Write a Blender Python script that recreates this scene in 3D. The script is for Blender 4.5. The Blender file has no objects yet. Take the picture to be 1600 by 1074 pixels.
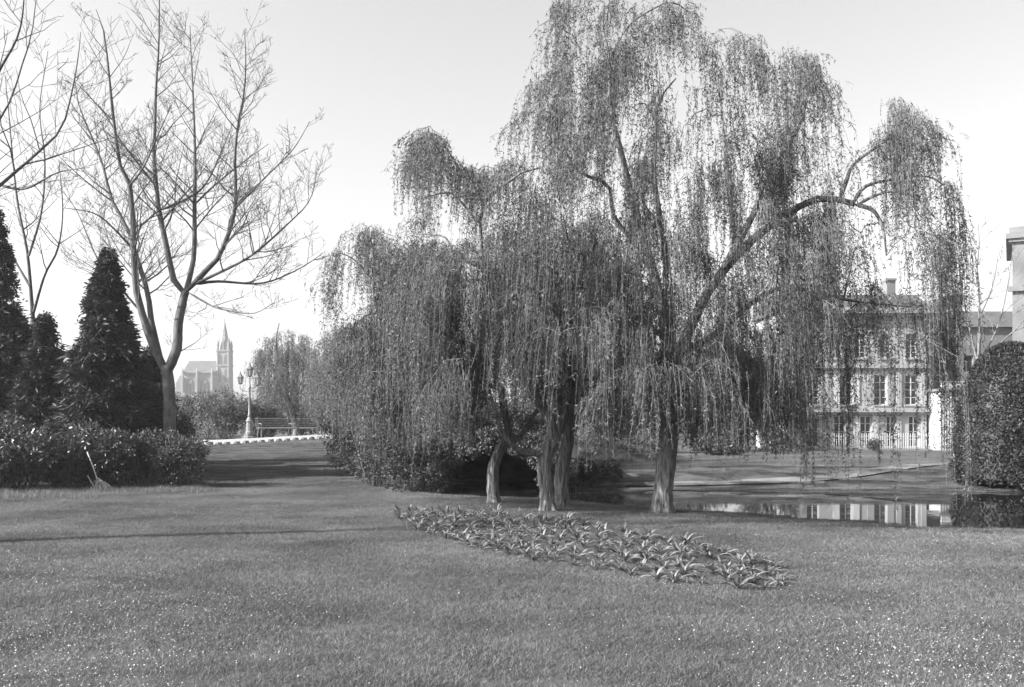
import bpy, math, random
import numpy as np
from mathutils import Vector, Matrix
rng = np.random.default_rng(81); random.seed(81)
S = bpy.context.scene; C = S.collection
# ------------------------------------------------------------------ camera, sky, sun
F = 1500.0; HZ = 668.0; EYE = 1.6                      # focal length and horizon in photo pixels
cam = bpy.data.cameras.new('camera'); cam_o = bpy.data.objects.new('camera', cam); C.objects.link(cam_o)
cam_o.location = (0, 0, EYE); cam_o.rotation_euler = (math.pi/2, 0, 0)
cam.sensor_width = 36; cam.lens = F/1600*36; cam.shift_y = (HZ-537)/1600; cam.clip_end = 6000; cam.clip_start = 0.1
S.camera = cam_o
SUN_EL = math.radians(31); SUN_TRAVEL = math.radians(17)     # light travels to +x, slightly away from the camera
w = bpy.data.worlds.new('World'); S.world = w; w.use_nodes = True
nt = w.node_tree; nt.nodes.clear()
out = nt.nodes.new('ShaderNodeOutputWorld'); bg = nt.nodes.new('ShaderNodeBackground')
sky = nt.nodes.new('ShaderNodeTexSky'); sky.sky_type = 'NISHITA'; sky.sun_disc = False
sky.sun_elevation = SUN_EL; sky.sun_rotation = math.radians(270)-SUN_TRAVEL; sky.air_density = 1.0; sky.dust_density = 3.5
sep = nt.nodes.new('ShaderNodeRGBToBW')                  # a black-and-white plate
sc = nt.nodes.new('ShaderNodeSeparateColor'); mx = nt.nodes.new('ShaderNodeMix'); mx.inputs[0].default_value = .35
nt.links.new(sky.outputs[0], sep.inputs[0]); nt.links.new(sky.outputs[0], sc.inputs[0]); nt.links.new(sep.outputs[0], mx.inputs[2]); nt.links.new(sc.outputs[2], mx.inputs[3]); nt.links.new(mx.outputs[0], bg.inputs[0])
bg.inputs[1].default_value = 0.104; nt.links.new(bg.outputs[0], out.inputs[0])
sun = bpy.data.lights.new('sun', 'SUN'); sun.energy = 5.0; sun.angle = math.radians(0.6); sun.color = (1, 1, 1)
sun_o = bpy.data.objects.new('sun', sun); C.objects.link(sun_o)
ldir = Vector((math.cos(SUN_EL)*math.cos(SUN_TRAVEL), math.cos(SUN_EL)*math.sin(SUN_TRAVEL), -math.sin(SUN_EL)))
sun_o.rotation_euler = ldir.to_track_quat('-Z', 'Y').to_euler(); sun_o.location = (-20, -5, 30)
S.view_settings.view_transform = 'Standard'; S.view_settings.look = 'None'; S.view_settings.gamma = 1; S.view_settings.exposure = 1.63
S.render.engine = 'CYCLES'; S.cycles.transparent_max_bounces = 8; S.cycles.max_bounces = 6
# ------------------------------------------------------------------ helpers
def P(px, py, d): return np.array([(px-800)/F*d, d, EYE-(py-HZ)/F*d])
def G(px, py, z=0.0):
    d = (EYE-z)*F/(py-HZ); return np.array([(px-800)/F*d, d, z])
def ss(a, b, x):
    t = np.clip((x-a)/(b-a), 0, 1); return t*t*(3-2*t)
def vnoise(x, y, seed=0):                               # cheap smooth value noise
    def h(i, j): 
        v = np.sin(i*127.1+j*311.7+seed*74.7)*43758.5453; return v-np.floor(v)
    xi, yi = np.floor(x), np.floor(y); fx, fy = x-xi, y-yi
    fx = fx*fx*(3-2*fx); fy = fy*fy*(3-2*fy)
    return (h(xi, yi)*(1-fx)+h(xi+1, yi)*fx)*(1-fy)+(h(xi, yi+1)*(1-fx)+h(xi+1, yi+1)*fx)*fy
def tag(o, label=None, cat=None, group=None, kind=None):
    if label: o['label'] = label
    if cat: o['category'] = cat
    if group: o['group'] = group
    if kind: o['kind'] = kind
    return o
def empty(name, loc=(0, 0, 0), label=None, cat=None, group=None):
    o = bpy.data.objects.new(name, None); C.objects.link(o); o.location = loc; o.empty_display_size = 0.2
    return tag(o, label, cat, group)
def mesh_of(name, V, faces, mat, smooth=False):
    me = bpy.data.meshes.new(name); V = np.asarray(V, dtype=np.float32)
    faces = [np.asarray(f, dtype=np.int32) for f in faces if len(f)]
    me.vertices.add(len(V)); me.vertices.foreach_set('co', V.ravel())
    li = np.concatenate([f.ravel() for f in faces]); tot = np.concatenate([np.full(len(f), f.shape[1], np.int32) for f in faces])
    st = np.concatenate([[0], np.cumsum(tot)[:-1]]).astype(np.int32)
    me.loops.add(len(li)); me.loops.foreach_set('vertex_index', li)
    me.polygons.add(len(tot)); me.polygons.foreach_set('loop_start', st)
    me.polygons.foreach_set('use_smooth', np.full(len(tot), bool(smooth)))
    me.update(calc_edges=True); me.validate()
    if mat: me.materials.append(mat)
    return me
def mk(name, V, faces, mat, parent=None, smooth=False):
    o = bpy.data.objects.new(name, mesh_of(name, V, faces, mat, smooth)); C.objects.link(o)
    if parent is not None:
        o.parent = parent; o.matrix_parent_inverse = Matrix.Translation(-Vector(parent.matrix_basis.translation)) if parent.type == 'EMPTY' else Matrix()
    return o
class MB:
    def __init__(s): s.V = []; s.F = {}; s.n = 0
    def add(s, V, *faces):
        V = np.asarray(V, float).reshape(-1, 3)
        for f in faces:
            f = np.asarray(f, int)
            if len(f): s.F.setdefault(f.shape[1], []).append(f+s.n)
        s.V.append(V); s.n += len(V); return s
    def box(s, x0, x1, y0, y1, z0, z1):
        v = [(x, y, z) for z in (z0, z1) for y in (y0, y1) for x in (x0, x1)]
        return s.add(v, [(0, 2, 3, 1), (4, 5, 7, 6), (0, 1, 5, 4), (2, 6, 7, 3), (0, 4, 6, 2), (1, 3, 7, 5)])
    def tube(s, pts, r, sides=8, cap=True):
        pts = np.asarray(pts, float)[None]; r = np.broadcast_to(np.asarray(r, float), (pts.shape[1],))[None]
        V, Fq = batch_tubes(pts, r, sides); k = pts.shape[1]; n = s.n; s.add(V, Fq)
        if cap:
            s.F.setdefault(sides, []).append(np.array([[n+i for i in range(sides)][::-1], [n+(k-1)*sides+i for i in range(sides)]]))
        return s
    def lathe(s, cx, cy, prof, sides=12, rot=0):
        prof = np.asarray(prof, float); a = np.arange(sides)*2*math.pi/sides+rot
        V = np.stack([cx+prof[:, :1]*np.cos(a), cy+prof[:, :1]*np.sin(a), np.repeat(prof[:, 1:], sides, 1)], -1).reshape(-1, 3)
        return s.add(V, grid_faces(1, len(prof), sides), [list(range(sides))[::-1], [(len(prof)-1)*sides+i for i in range(sides)]])
    def prism(s, poly, ax, a0, a1):                      # poly in the two other axes, extruded along ax
        poly = list(poly); n = len(poly); v = []
        for a in (a0, a1):
            for (u, t) in poly: v.append({'x': (a, u, t), 'y': (u, a, t), 'z': (u, t, a)}[ax])
        s.add(v, [(i, (i+1) % n, n+(i+1) % n, n+i) for i in range(n)]); m = s.n-2*n
        s.F.setdefault(n, []).append(np.array([[m+i for i in range(n)][::-1], [m+n+i for i in range(n)]])); return s
    def build(s, name, mat, parent=None, smooth=False):
        return mk(name, np.concatenate(s.V), [np.concatenate(f) for f in s.F.values()], mat, parent, smooth)
def grid_faces(n, K, sides):
    i = np.arange(n)[:, None, None]*K*sides; k = np.arange(K-1)[None, :, None]*sides; a = np.arange(sides)[None, None, :]; b = (a+1) % sides
    return np.stack([i+k+a, i+k+b, i+k+sides+b, i+k+sides+a], -1).reshape(-1, 4)
def batch_tubes(Pt, R, sides):
    n, K, _ = Pt.shape
    T = np.gradient(Pt, axis=1); T /= np.linalg.norm(T, axis=2, keepdims=True)+1e-9
    m = T.mean(1); ref = np.where((np.abs(m[:, 2]) > .8*np.linalg.norm(m, axis=1))[:, None], [[1., 0.13, 0]], [[0.1, 0, 1.]])[:, None, :]
    A = np.cross(T, ref); A /= np.linalg.norm(A, axis=2, keepdims=True)+1e-9; B = np.cross(T, A)
    a = np.arange(sides)*2*math.pi/sides
    V = Pt[:, :, None]+R[:, :, None, None]*(A[:, :, None]*np.cos(a)[:, None]+B[:, :, None]*np.sin(a)[:, None])
    return V.reshape(-1, 3), grid_faces(n, K, sides)
def resample(pts, K):
    pts = np.asarray(pts, float)
    if len(pts) == 2: return pts[0]+(pts[1]-pts[0])*np.linspace(0, 1, K)[:, None]
    q = np.concatenate([[2*pts[0]-pts[1]], pts, [2*pts[-1]-pts[-2]]]); L = np.concatenate([[0], np.cumsum(np.linalg.norm(np.diff(pts, axis=0), axis=1))])
    o = []
    for s in np.linspace(0, L[-1], K):
        i = min(max(np.searchsorted(L, s, 'right')-1, 0), len(pts)-2); t = (s-L[i])/(L[i+1]-L[i]+1e-9)
        a, b, c, d = q[i:i+4]; o.append(.5*(2*b+(c-a)*t+(2*a-5*b+4*c-d)*t*t+(3*b-a-3*c+d)*t**3))
    return np.array(o)
def unit(v): return v/(np.linalg.norm(v, axis=-1, keepdims=True)+1e-9)
def leaf_quads(c, d, ln, wd, nrm=None):                 # diamond leaves
    d = unit(d); r = rng.normal(size=d.shape) if nrm is None else nrm
    s = unit(np.cross(d, r))*np.asarray(wd)[..., None]*.5; l = np.asarray(ln)[..., None]
    V = np.stack([c, c+d*l*.45+s, c+d*l, c+d*l*.45-s], 1).reshape(-1, 3)
    return V, np.arange(len(c)*4).reshape(-1, 4)
def leaf_tris(c, d, ln, wd):                            # the smallest leaves: one pointed face each
    d = unit(d); s = unit(np.cross(d, rng.normal(size=d.shape)))*np.asarray(wd)[..., None]*.5
    V = np.stack([c-s, c+s, c+d*np.asarray(ln)[..., None]], 1).reshape(-1, 3); return V, np.arange(len(c)*3).reshape(-1, 3)
def in_poly(x, y, poly):
    x = np.asarray(x); y = np.asarray(y); r = np.zeros(x.shape, bool); n = len(poly)
    for i in range(n):
        (x0, y0), (x1, y1) = poly[i], poly[(i+1) % n]
        c = (y0 > y) != (y1 > y); r ^= c & (x < (x1-x0)*(y-y0)/(y1-y0+1e-12)+x0)
    return r
def poly_dist(x, y, poly):
    b = np.full(np.shape(x), 1e9)
    for i in range(len(poly)):
        a = np.array(poly[i]); e = np.array(poly[(i+1) % len(poly)])-a
        t = np.clip(((x-a[0])*e[0]+(y-a[1])*e[1])/(e@e), 0, 1); b = np.minimum(b, np.hypot(x-a[0]-t*e[0], y-a[1]-t*e[1]))
    return b
def rand_in(poly, n):
    xs = [p[0] for p in poly]; ys = [p[1] for p in poly]; o = np.zeros((0, 2))
    while len(o) < n:
        q = np.stack([rng.uniform(min(xs), max(xs), 4*n), rng.uniform(min(ys), max(ys), 4*n)], 1); o = np.concatenate([o, q[in_poly(q[:, 0], q[:, 1], poly)]])
    return o[:n]
# ------------------------------------------------------------------ materials (a grey plate: every colour is a grey)
def mat(name, col, rough=.7, var=.3, scale=8., bump=0., spec=.3, trans=0., island=False, metal=0., stretch=None, detail=4., world=False):
    col *= .7; m = bpy.data.materials.new(name); m.use_nodes = True; t = m.node_tree; N = t.nodes; L = t.links
    b = N['Principled BSDF']; b.inputs['Roughness'].default_value = rough; b.inputs['Specular IOR Level'].default_value = spec; b.inputs['Metallic'].default_value = metal
    tc = N.new('ShaderNodeTexCoord'); mp = N.new('ShaderNodeMapping'); L.new(N.new('ShaderNodeNewGeometry').outputs['Position'] if world else tc.outputs['Object'], mp.inputs[0])
    if stretch: mp.inputs['Scale'].default_value = stretch
    nz = N.new('ShaderNodeTexNoise'); nz.inputs['Scale'].default_value = scale; nz.inputs['Detail'].default_value = detail; L.new(mp.outputs[0], nz.inputs['Vector'])
    mr = N.new('ShaderNodeMapRange'); mr.inputs[1].default_value = .3; mr.inputs[2].default_value = .7; mr.inputs[3].default_value = col*(1-var); mr.inputs[4].default_value = col*(1+var)
    L.new(nz.outputs['Fac'], mr.inputs[0]); src = mr.outputs[0]
    if island:
        ge = N.new('ShaderNodeNewGeometry'); m2 = N.new('ShaderNodeMapRange'); m2.inputs[3].default_value = .35; m2.inputs[4].default_value = 1.65; L.new(N.new('ShaderNodeObjectInfo').outputs['Random'] if island == 'object' else ge.outputs['Random Per Island'], m2.inputs[0])
        mu = N.new('ShaderNodeMath'); mu.operation = 'MULTIPLY'; L.new(src, mu.inputs[0]); L.new(m2.outputs[0], mu.inputs[1]); src = mu.outputs[0]
    L.new(src, b.inputs['Base Color'])
    if bump:
        bp = N.new('ShaderNodeBump'); bp.inputs['Strength'].default_value = 1; bp.inputs['Distance'].default_value = bump; L.new(nz.outputs['Fac'], bp.inputs['Height']); L.new(bp.outputs[0], b.inputs['Normal'])
    if trans:
        tr = N.new('ShaderNodeBsdfTranslucent'); L.new(src, tr.inputs[0]); mx = N.new('ShaderNodeMixShader'); mx.inputs[0].default_value = trans
        L.new(b.outputs[0], mx.inputs[1]); L.new(tr.outputs[0], mx.inputs[2]); L.new(mx.outputs[0], N['Material Output'].inputs[0])
    return m
M = dict(
    ground=mat('ground', .085, .95, .35, 1.3, .02, .1, detail=10), grass=mat('grass', .17, .6, .42, .55, 0, .3, .3, True, detail=7, world=True),
    tall_grass=mat('tall_grass', .2, .6, .25, 2, 0, .3, .3, True), daisy=mat('daisy', .45, .6, .05), daisy_eye=mat('daisy_eye', .4, .7),
    willow_leaf=mat('willow_leaf', .115, .5, .35, .9, 0, .35, .35, True), willow_bark=mat('willow_bark', .2, .9, .75, 12, .05, .15, stretch=(2.2, 2.2, .3), detail=8),
    twig=mat('twig', .13, .8, .2, 5), bare_bark=mat('bare_bark', .13, .85, .4, 6, .01, .2, stretch=(1, 1, .5)), bud=mat('bud', .12, .8),
    conifer=mat('conifer', .05, .6, .35, 1.2, 0, .25, .15, True), laurel=mat('laurel', .08, .38, .35, .8, 0, .5, .2, True),
    shrub=mat('shrub', .085, .55, .35, 1.2, 0, .3, .25, True), topiary=mat('topiary', .052, .55, .25, 1.5, 0, .3, .2, True), pale_shrub=mat('pale_shrub', .17, .7, .3, 1.2, 0, .2, .3, True),
    far_leaf=mat('far_leaf', .15, .7, .35, .15, 0, .2, .3, True), bed_leaf=mat('bed_leaf', .2, .55, .45, 22, 0, .35, .25, 'object'),
    far_path=mat('far_path', .2, .95, .25, 2, .01, .1), path=mat('path', .36, .95, .12, 3, .01, .1), kerb=mat('kerb', .26, .9, .3, 6, .01, .2), rock=mat('rock', .09, .9, .5, 3, .03, .2),
    stone=mat('stone', .27, .9, .2, .5, .01, .2), stone_dark=mat('stone_dark', .2, .9, .25, .5, .01), slate=mat('slate', .1, .7, .25, .8), plaster=mat('plaster', .4, .9, .12, .6, .003, .2),
    render_grey=mat('render_grey', .2, .9, .15, .6), white_paint=mat('white_paint', .6, .5, .04), glass=mat('glass', .05, .06, .2, .6, 0, .8), lamp_glass=mat('lamp_glass', .55, .12, .1, 5, 0, .6),
    iron=mat('iron', .12, .5, .25, 12, .002, .5), iron_pale=mat('iron_pale', .2, .5, .2, 12, .002, .5), wood=mat('wood', .42, .7, .25, 10, .002, .3, stretch=(1, 8, 8)), broom=mat('broom', .26, .9, .35, 20, 0, .2, 0, True),
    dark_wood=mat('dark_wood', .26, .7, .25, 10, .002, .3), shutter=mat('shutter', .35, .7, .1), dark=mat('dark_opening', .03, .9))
# pond
pm = bpy.data.materials.new('water'); pm.use_nodes = True; t = pm.node_tree; b = t.nodes['Principled BSDF']
b.inputs['Base Color'].default_value = (.022, .022, .022, 1); b.inputs['Roughness'].default_value = .01; b.inputs['IOR'].default_value = 1.33; b.inputs['Specular IOR Level'].default_value = .6
tc = t.nodes.new('ShaderNodeTexCoord'); mp = t.nodes.new('ShaderNodeMapping'); mp.inputs['Scale'].default_value = (.7, 2.2, 1)
nz = t.nodes.new('ShaderNodeTexNoise'); nz.inputs['Scale'].default_value = 2.5; nz.inputs['Detail'].default_value = 1
bp = t.nodes.new('ShaderNodeBump'); bp.inputs['Distance'].default_value = .0007; bp.inputs['Strength'].default_value = 1
t.links.new(tc.outputs['Object'], mp.inputs[0]); t.links.new(mp.outputs[0], nz.inputs[0]); t.links.new(nz.outputs[0], bp.inputs['Height']); t.links.new(bp.outputs[0], b.inputs['Normal'])
M['water'] = pm
# ------------------------------------------------------------------ the ground, the pond, the paths
WZ = -0.12
def Wp(px, py): return tuple(G(px, py, WZ)[:2])
POND = [Wp(690, 772), Wp(760, 776), Wp(840, 778), Wp(910, 783), Wp(990, 791), Wp(1090, 798), Wp(1170, 801), Wp(1300, 811), Wp(1400, 818), Wp(1500, 823), Wp(1610, 828), (13.5, 15.6), (22, 17), (24, 22), (17, 24.6),
        Wp(1560, 771), Wp(1480, 768), Wp(1350, 767), Wp(1200, 767), Wp(1050, 766), Wp(930, 766), (0.95, 26.2), (0.85, 29.8), (-1.75, 29.8), (-1.8, 26.4)]
UPATH = [(-30, 39.0), (-22, 41.2), (-14.2, 43.3), (-10.5, 45.0), (-7.6, 46.6), (-4, 49), (2, 54)]
def gz(x, y):
    x = np.asarray(x, float); y = np.asarray(y, float)
    m = (.74+.3*ss(-15, -7.5, x))*ss(24, 43, y)*(1-ss(-7, 1, x))*(1-ss(60, 110, y))
    m2 = 1.3*ss(29, 32.5, y)*ss(-7, -3.5, x)*(1-ss(1.2, 9, x))*(1-ss(45, 70, y))
    z = np.maximum(m, m2)+.05*(vnoise(x*.35, y*.35)-.5)*ss(4, 9, np.hypot(x, y)-2)+.02*(vnoise(x*1.1, y*1.1, 3)-.5)
    far = .45*ss(25, 29, y)*ss(1, 6, x)*(1-ss(36, 60, y)); z = np.maximum(z, far)
    yc = np.interp(x, [p_[0] for p_ in UPATH], [p_[1] for p_ in UPATH]); z = z+.2*ss(-1.05, 1.05, y-yc)*(1-ss(-7, -3, x))*ss(38, 41, y)*(1-ss(60, 110, y))
    d = poly_dist(x, y, POND); ins = in_poly(x, y, POND)
    return np.where(ins, WZ-.008-.7*ss(0, 1.6, d), WZ-.008+(z-WZ+.008)*ss(-.05, 3.2, d))
def axis(lo, hi, a, b, fine):
    mid = np.arange(a, b+1e-6, fine); o = [a]; s = fine
    while o[-1] > lo: s *= 1.25; o.append(max(o[-1]-s, lo))
    p = [b]; s = fine
    while p[-1] < hi: s *= 1.25; p.append(min(p[-1]+s, hi))
    return np.concatenate([o[::-1][:-1], mid, p[1:]])
gx = axis(-800, 800, -22, 22, .25); gy = axis(-120, 1000, 0, 46, .25)
X, Y = np.meshgrid(gx, gy); Z = gz(X.ravel(), Y.ravel())
nx, ny = len(gx), len(gy); i = np.arange(nx-1)[None]+np.arange(ny-1)[:, None]*nx
tag(mk('ground', np.stack([X.ravel(), Y.ravel(), Z], 1), [np.stack([i, i+1, i+nx+1, i+nx], -1).reshape(-1, 4)], M['ground'], None, True), kind='structure')
wxs = np.linspace(-2.6, 27, 60); wys = np.linspace(15, 30.2, 40); X, Y = np.meshgrid(wxs, wys); i = np.arange(59)[None]+np.arange(39)[:, None]*60
tag(mk('pond', np.c_[X.ravel(), Y.ravel(), np.full(X.size, WZ)], [np.stack([i, i+1, i+61, i+60], -1).reshape(-1, 4)], M['water']), kind='structure')
def ribbon(name, pts, wdt, mtl, lift=.012, n=60):
    c = resample(np.array(pts, float), n); tt = unit(np.gradient(c, axis=0)); s = np.stack([-tt[:, 1], tt[:, 0]], 1)*wdt/2
    V = []
    for k in np.linspace(-1, 1, 7): q = c+s*k; V.append(np.c_[q, gz(q[:, 0], q[:, 1])+lift])
    V = np.stack(V, 1).reshape(-1, 3); i = np.arange(n-1)[:, None]*7+np.arange(6)[None]
    return tag(mk(name, V, [np.stack([i, i+7, i+8, i+1], -1).reshape(-1, 4)], mtl, None, True), kind='structure')
upath = UPATH
path_o = ribbon('gravel_path', upath, 2.1, M['path'], .05)
far_path = ribbon('gravel_path', [(2, 27.5), (5, 27.3), (8.0, 27.5), (11, 28.3), (14, 29.5), (20, 32), (30, 35)], .45, M['far_path'], .04)
# edging stones along the near side of the upper path
pc = resample(np.array(upath, float), 400); tt = unit(np.gradient(pc, axis=0)); edge = pc+np.stack([tt[:, 1], -tt[:, 0]], 1)*1.13
stone_me = []
for k in range(4):
    a = np.linspace(0, 2*math.pi, 8)[:-1]; V = []
    for (r, z) in ((.95, -.1), (1, .05), (.75, .13)): V += [(r*.15*math.cos(q)*(1+.2*rng.uniform(-1, 1)), r*.09*math.sin(q)*(1+.2*rng.uniform(-1, 1)), z*(1+.2*rng.uniform(-1, 1))) for q in a]
    stone_me.append(mesh_of('kerb_stone', V, [grid_faces(1, 3, 7), [[14+i for i in range(7)]]], M['kerb']))
last = None
for q, tg in zip(edge, tt):
    if last is None or np.hypot(*(q-last)) > .34:
        last = q
        if -16.5 < q[0] < -6.5:
            o = bpy.data.objects.new('kerb_stone', random.choice(stone_me)); C.objects.link(o); o.parent = path_o
            o.location = (q[0], q[1], float(gz(q[0], q[1]))+.03); o.rotation_euler = (0, 0, math.atan2(tg[1], tg[0])+rng.uniform(-.15, .15))
# ------------------------------------------------------------------ trees
def pix_limb(pts, d0, o0=0., o1=0., K=14):
    q = np.array(pts, float); t = np.linspace(0, 1, len(q))**1.2; return resample([P(a, b, d0+o0+(o1-o0)*s) for (a, b), s in zip(q, t)], K)
def limb_mesh(name, pts, r0, r1, mtl, parent, sides=9, flare=0., rough=.06):
    K = len(pts); t = np.linspace(0, 1, K); r = r0+(r1-r0)*t**.8
    if flare: r = r*(1+flare*np.exp(-t*K/1.6))
    V, Fq = batch_tubes(pts[None], r[None], sides); V = V.reshape(K, sides, 3)
    c = pts[:, None]; V = c+(V-c)*(1+rough*rng.normal(size=(K, sides, 1))); V[0, :, 2] = pts[0, 2]
    return mk(name, V.reshape(-1, 3), [Fq, [[(K-1)*sides+i for i in range(sides)]]], mtl, parent, True)
def trunk_mesh(pts, r0, r1, parent, sides=30, K=44, mtl='willow_bark'):   # furrowed bark, root flare
    pts = resample(pts, K); h = pts[:, 2]-pts[0, 2]; t = np.linspace(0, 1, K); a = np.arange(sides)*2*math.pi/sides; ph = rng.uniform(0, 6.28, 4)
    r = (r0+(r1-r0)*t)[:, None]*np.ones((1, sides)); root = np.exp(-h/.16)[:, None]
    r = r*(1+root*(.32+.3*np.cos(5*a+ph[0])[None]+.14*np.cos(8*a+ph[1])[None])+.08*np.cos(3*a[None]+ph[2]+h[:, None]*2.5)+.05*np.sin(2*a[None]+h[:, None]*5+ph[3]))
    rid = np.abs(vnoise(a[None]*5.5+1.2*vnoise(a[None]*2, h[:, None]*5), h[:, None]*3.2, 7)-.5)*2; r = r*(.9+.2*rid)+rng.normal(size=r.shape)*.002
    V, Fq = batch_tubes(pts[None], np.ones((1, K)), sides); V = V.reshape(K, sides, 3); V = pts[:, None]+(V-pts[:, None])*r[:, :, None]
    return mk('trunk', V.reshape(-1, 3), [Fq, [[(K-1)*sides+i for i in range(sides)]]], M[mtl], parent, True)
def seat(x, y): return float(gz(x, y))
def willow(label, d0, trunk, limbs, regions, zmin=1.15, m=24, leaf=(.068, .019), step=.034, group=None, spread=1.7, lmat='willow_leaf', tr=(.19, .17), thin=1.15):
    base = P(*trunk[0], d0); bz = seat(base[0], d0); root = empty('willow_tree', (base[0], d0, bz), label, 'tree', group)
    tp = pix_limb(trunk, d0, 0, 0, 16); tp[0, 2] = bz-.05
    trunk_mesh(tp, tr[0], tr[1], root)
    nodes = [tp[int(len(tp)*.7):]]; nr = [np.full(len(nodes[0]), tr[1])]
    for (pts, o0, o1, r0, r1) in limbs:
        q = pix_limb(pts, d0, o0, o1, 16); limb_mesh('limb', q, r0, r1, M['willow_bark'], root, 8, 0, .04); nodes.append(q[2:]); nr.append(np.linspace(r0, r1, 16)[2:])
    ND = np.concatenate(nodes); NR = np.concatenate(nr)
    cr = []
    for (poly, n, l0, l1, *zz) in regions:
        pc = rand_in(poly, int(n*thin)); off = np.clip(rng.normal(size=len(pc))*spread, -2*spread, 2*spread)
        for (a, b), o in zip(pc, off): cr.append((*P(a, b, d0+o), l0, l1, zz[0] if zz else zmin))
    cr = np.array(cr); dist = np.array([np.min(np.linalg.norm(ND-c[:3], axis=1)) for c in cr]); cr = cr[np.argsort(dist)]
    BP, BR, ST, SL = [], [], [], []
    axis_xy = np.array([base[0], d0])
    for c in cr:
        q = c[:3]; dv = ND-q; dd = np.linalg.norm(dv, axis=1)+np.maximum(dv[:, 2], 0)*1.5; j = np.argmin(dd+rng.uniform(0, .25, len(dd))); a = ND[j]
        hd = q-a; L = np.linalg.norm(hd); out = q[:2]-axis_xy; out = out/(np.linalg.norm(out)+1e-6)*.6+hd[:2]/(L+1e-6)*.6
        ctl = a+hd*.5+np.array([0, 0, .28*L+.05]); end = q+np.array([out[0]*(.28+.15*L), out[1]*(.28+.15*L), -.16-.15*L])
        t = np.linspace(0, 1, 6)[:, None]; br = (1-t)**2*a+2*t*(1-t)*ctl+t**2*q; br = np.concatenate([br, [end]])
        br[1:-1] += rng.normal(size=(5, 3))*.03*min(L, 1.2)
        r0 = min(NR[j]*.8, .009+.014*L); BP.append(br); BR.append(np.linspace(r0, .0045, 7)); ND = np.concatenate([ND, br[2:6]]); NR = np.concatenate([NR, np.full(4, max(r0*.7, .006))])
        k = int(m*rng.uniform(.6, 1.4)); u = rng.uniform(.2, 1, k)*6; i0 = np.minimum(u.astype(int), 5); f = (u-i0)[:, None]
        s = br[i0]*(1-f)+br[i0+1]*f; Ls = rng.uniform(c[3], c[4], k)*rng.choice([.3, .5, .75, 1., 1.15], k); Ls = np.minimum(Ls, s[:, 2]-c[5]-rng.uniform(-.25, .3, k)); ok = Ls > .15
        ST.append(np.c_[s[ok]+rng.normal(size=(ok.sum(), 3))*[.1, .1, .03], np.tile(out, (ok.sum(), 1))]); SL.append(Ls[ok])
    V, Fq = batch_tubes(np.array(BP), np.array(BR), 4); mk('branches', V, [Fq], M['willow_bark'], root, True)['kind'] = 'stuff'
    ST = np.concatenate(ST); SL = np.concatenate(SL); n = len(ST); t = np.linspace(0, 1, 5)
    ph = rng.uniform(0, 6.28, (n, 1)); drift = rng.uniform(.05, .22, (n, 1))*(1-np.exp(-3*t))
    sway = .03*np.sin(ph+t*4)*t; sx = ST[:, 3:4]*drift+sway+rng.normal(size=(n, 1))*.05*t; sy = ST[:, 4:5]*drift+.03*np.cos(ph+t*3)*t+rng.normal(size=(n, 1))*.05*t
    PT = ST[:, None, :3]+np.stack([sx, sy, -SL[:, None]*t], -1)
    V, Fq = batch_tubes(PT, np.linspace(.0035, .002, 5)[None].repeat(n, 0), 3); mk('twigs', V, [Fq], M['twig'], root)['kind'] = 'stuff'
    cnt = np.maximum((SL/step*rng.uniform(.75, 1.15, n)).astype(int), 4); idx = np.repeat(np.arange(n), cnt); u = rng.uniform(0.02, 1, len(idx))*4; i0 = np.minimum(u.astype(int), 3); f = (u-i0)[:, None]
    c = PT[idx, i0]*(1-f)+PT[idx, i0+1]*f; dr = np.c_[rng.normal(size=(len(idx), 2))*.75, -np.abs(rng.normal(.75, .4, len(idx)))]
    V, Fq = leaf_tris(c+rng.normal(size=c.shape)*.014, dr, rng.uniform(.7, 1.25, len(c))*leaf[0], rng.uniform(.8, 1.2, len(c))*leaf[1])
    mk('crown', V, [Fq], M[lmat], root)['kind'] = 'stuff'
    return root
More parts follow.
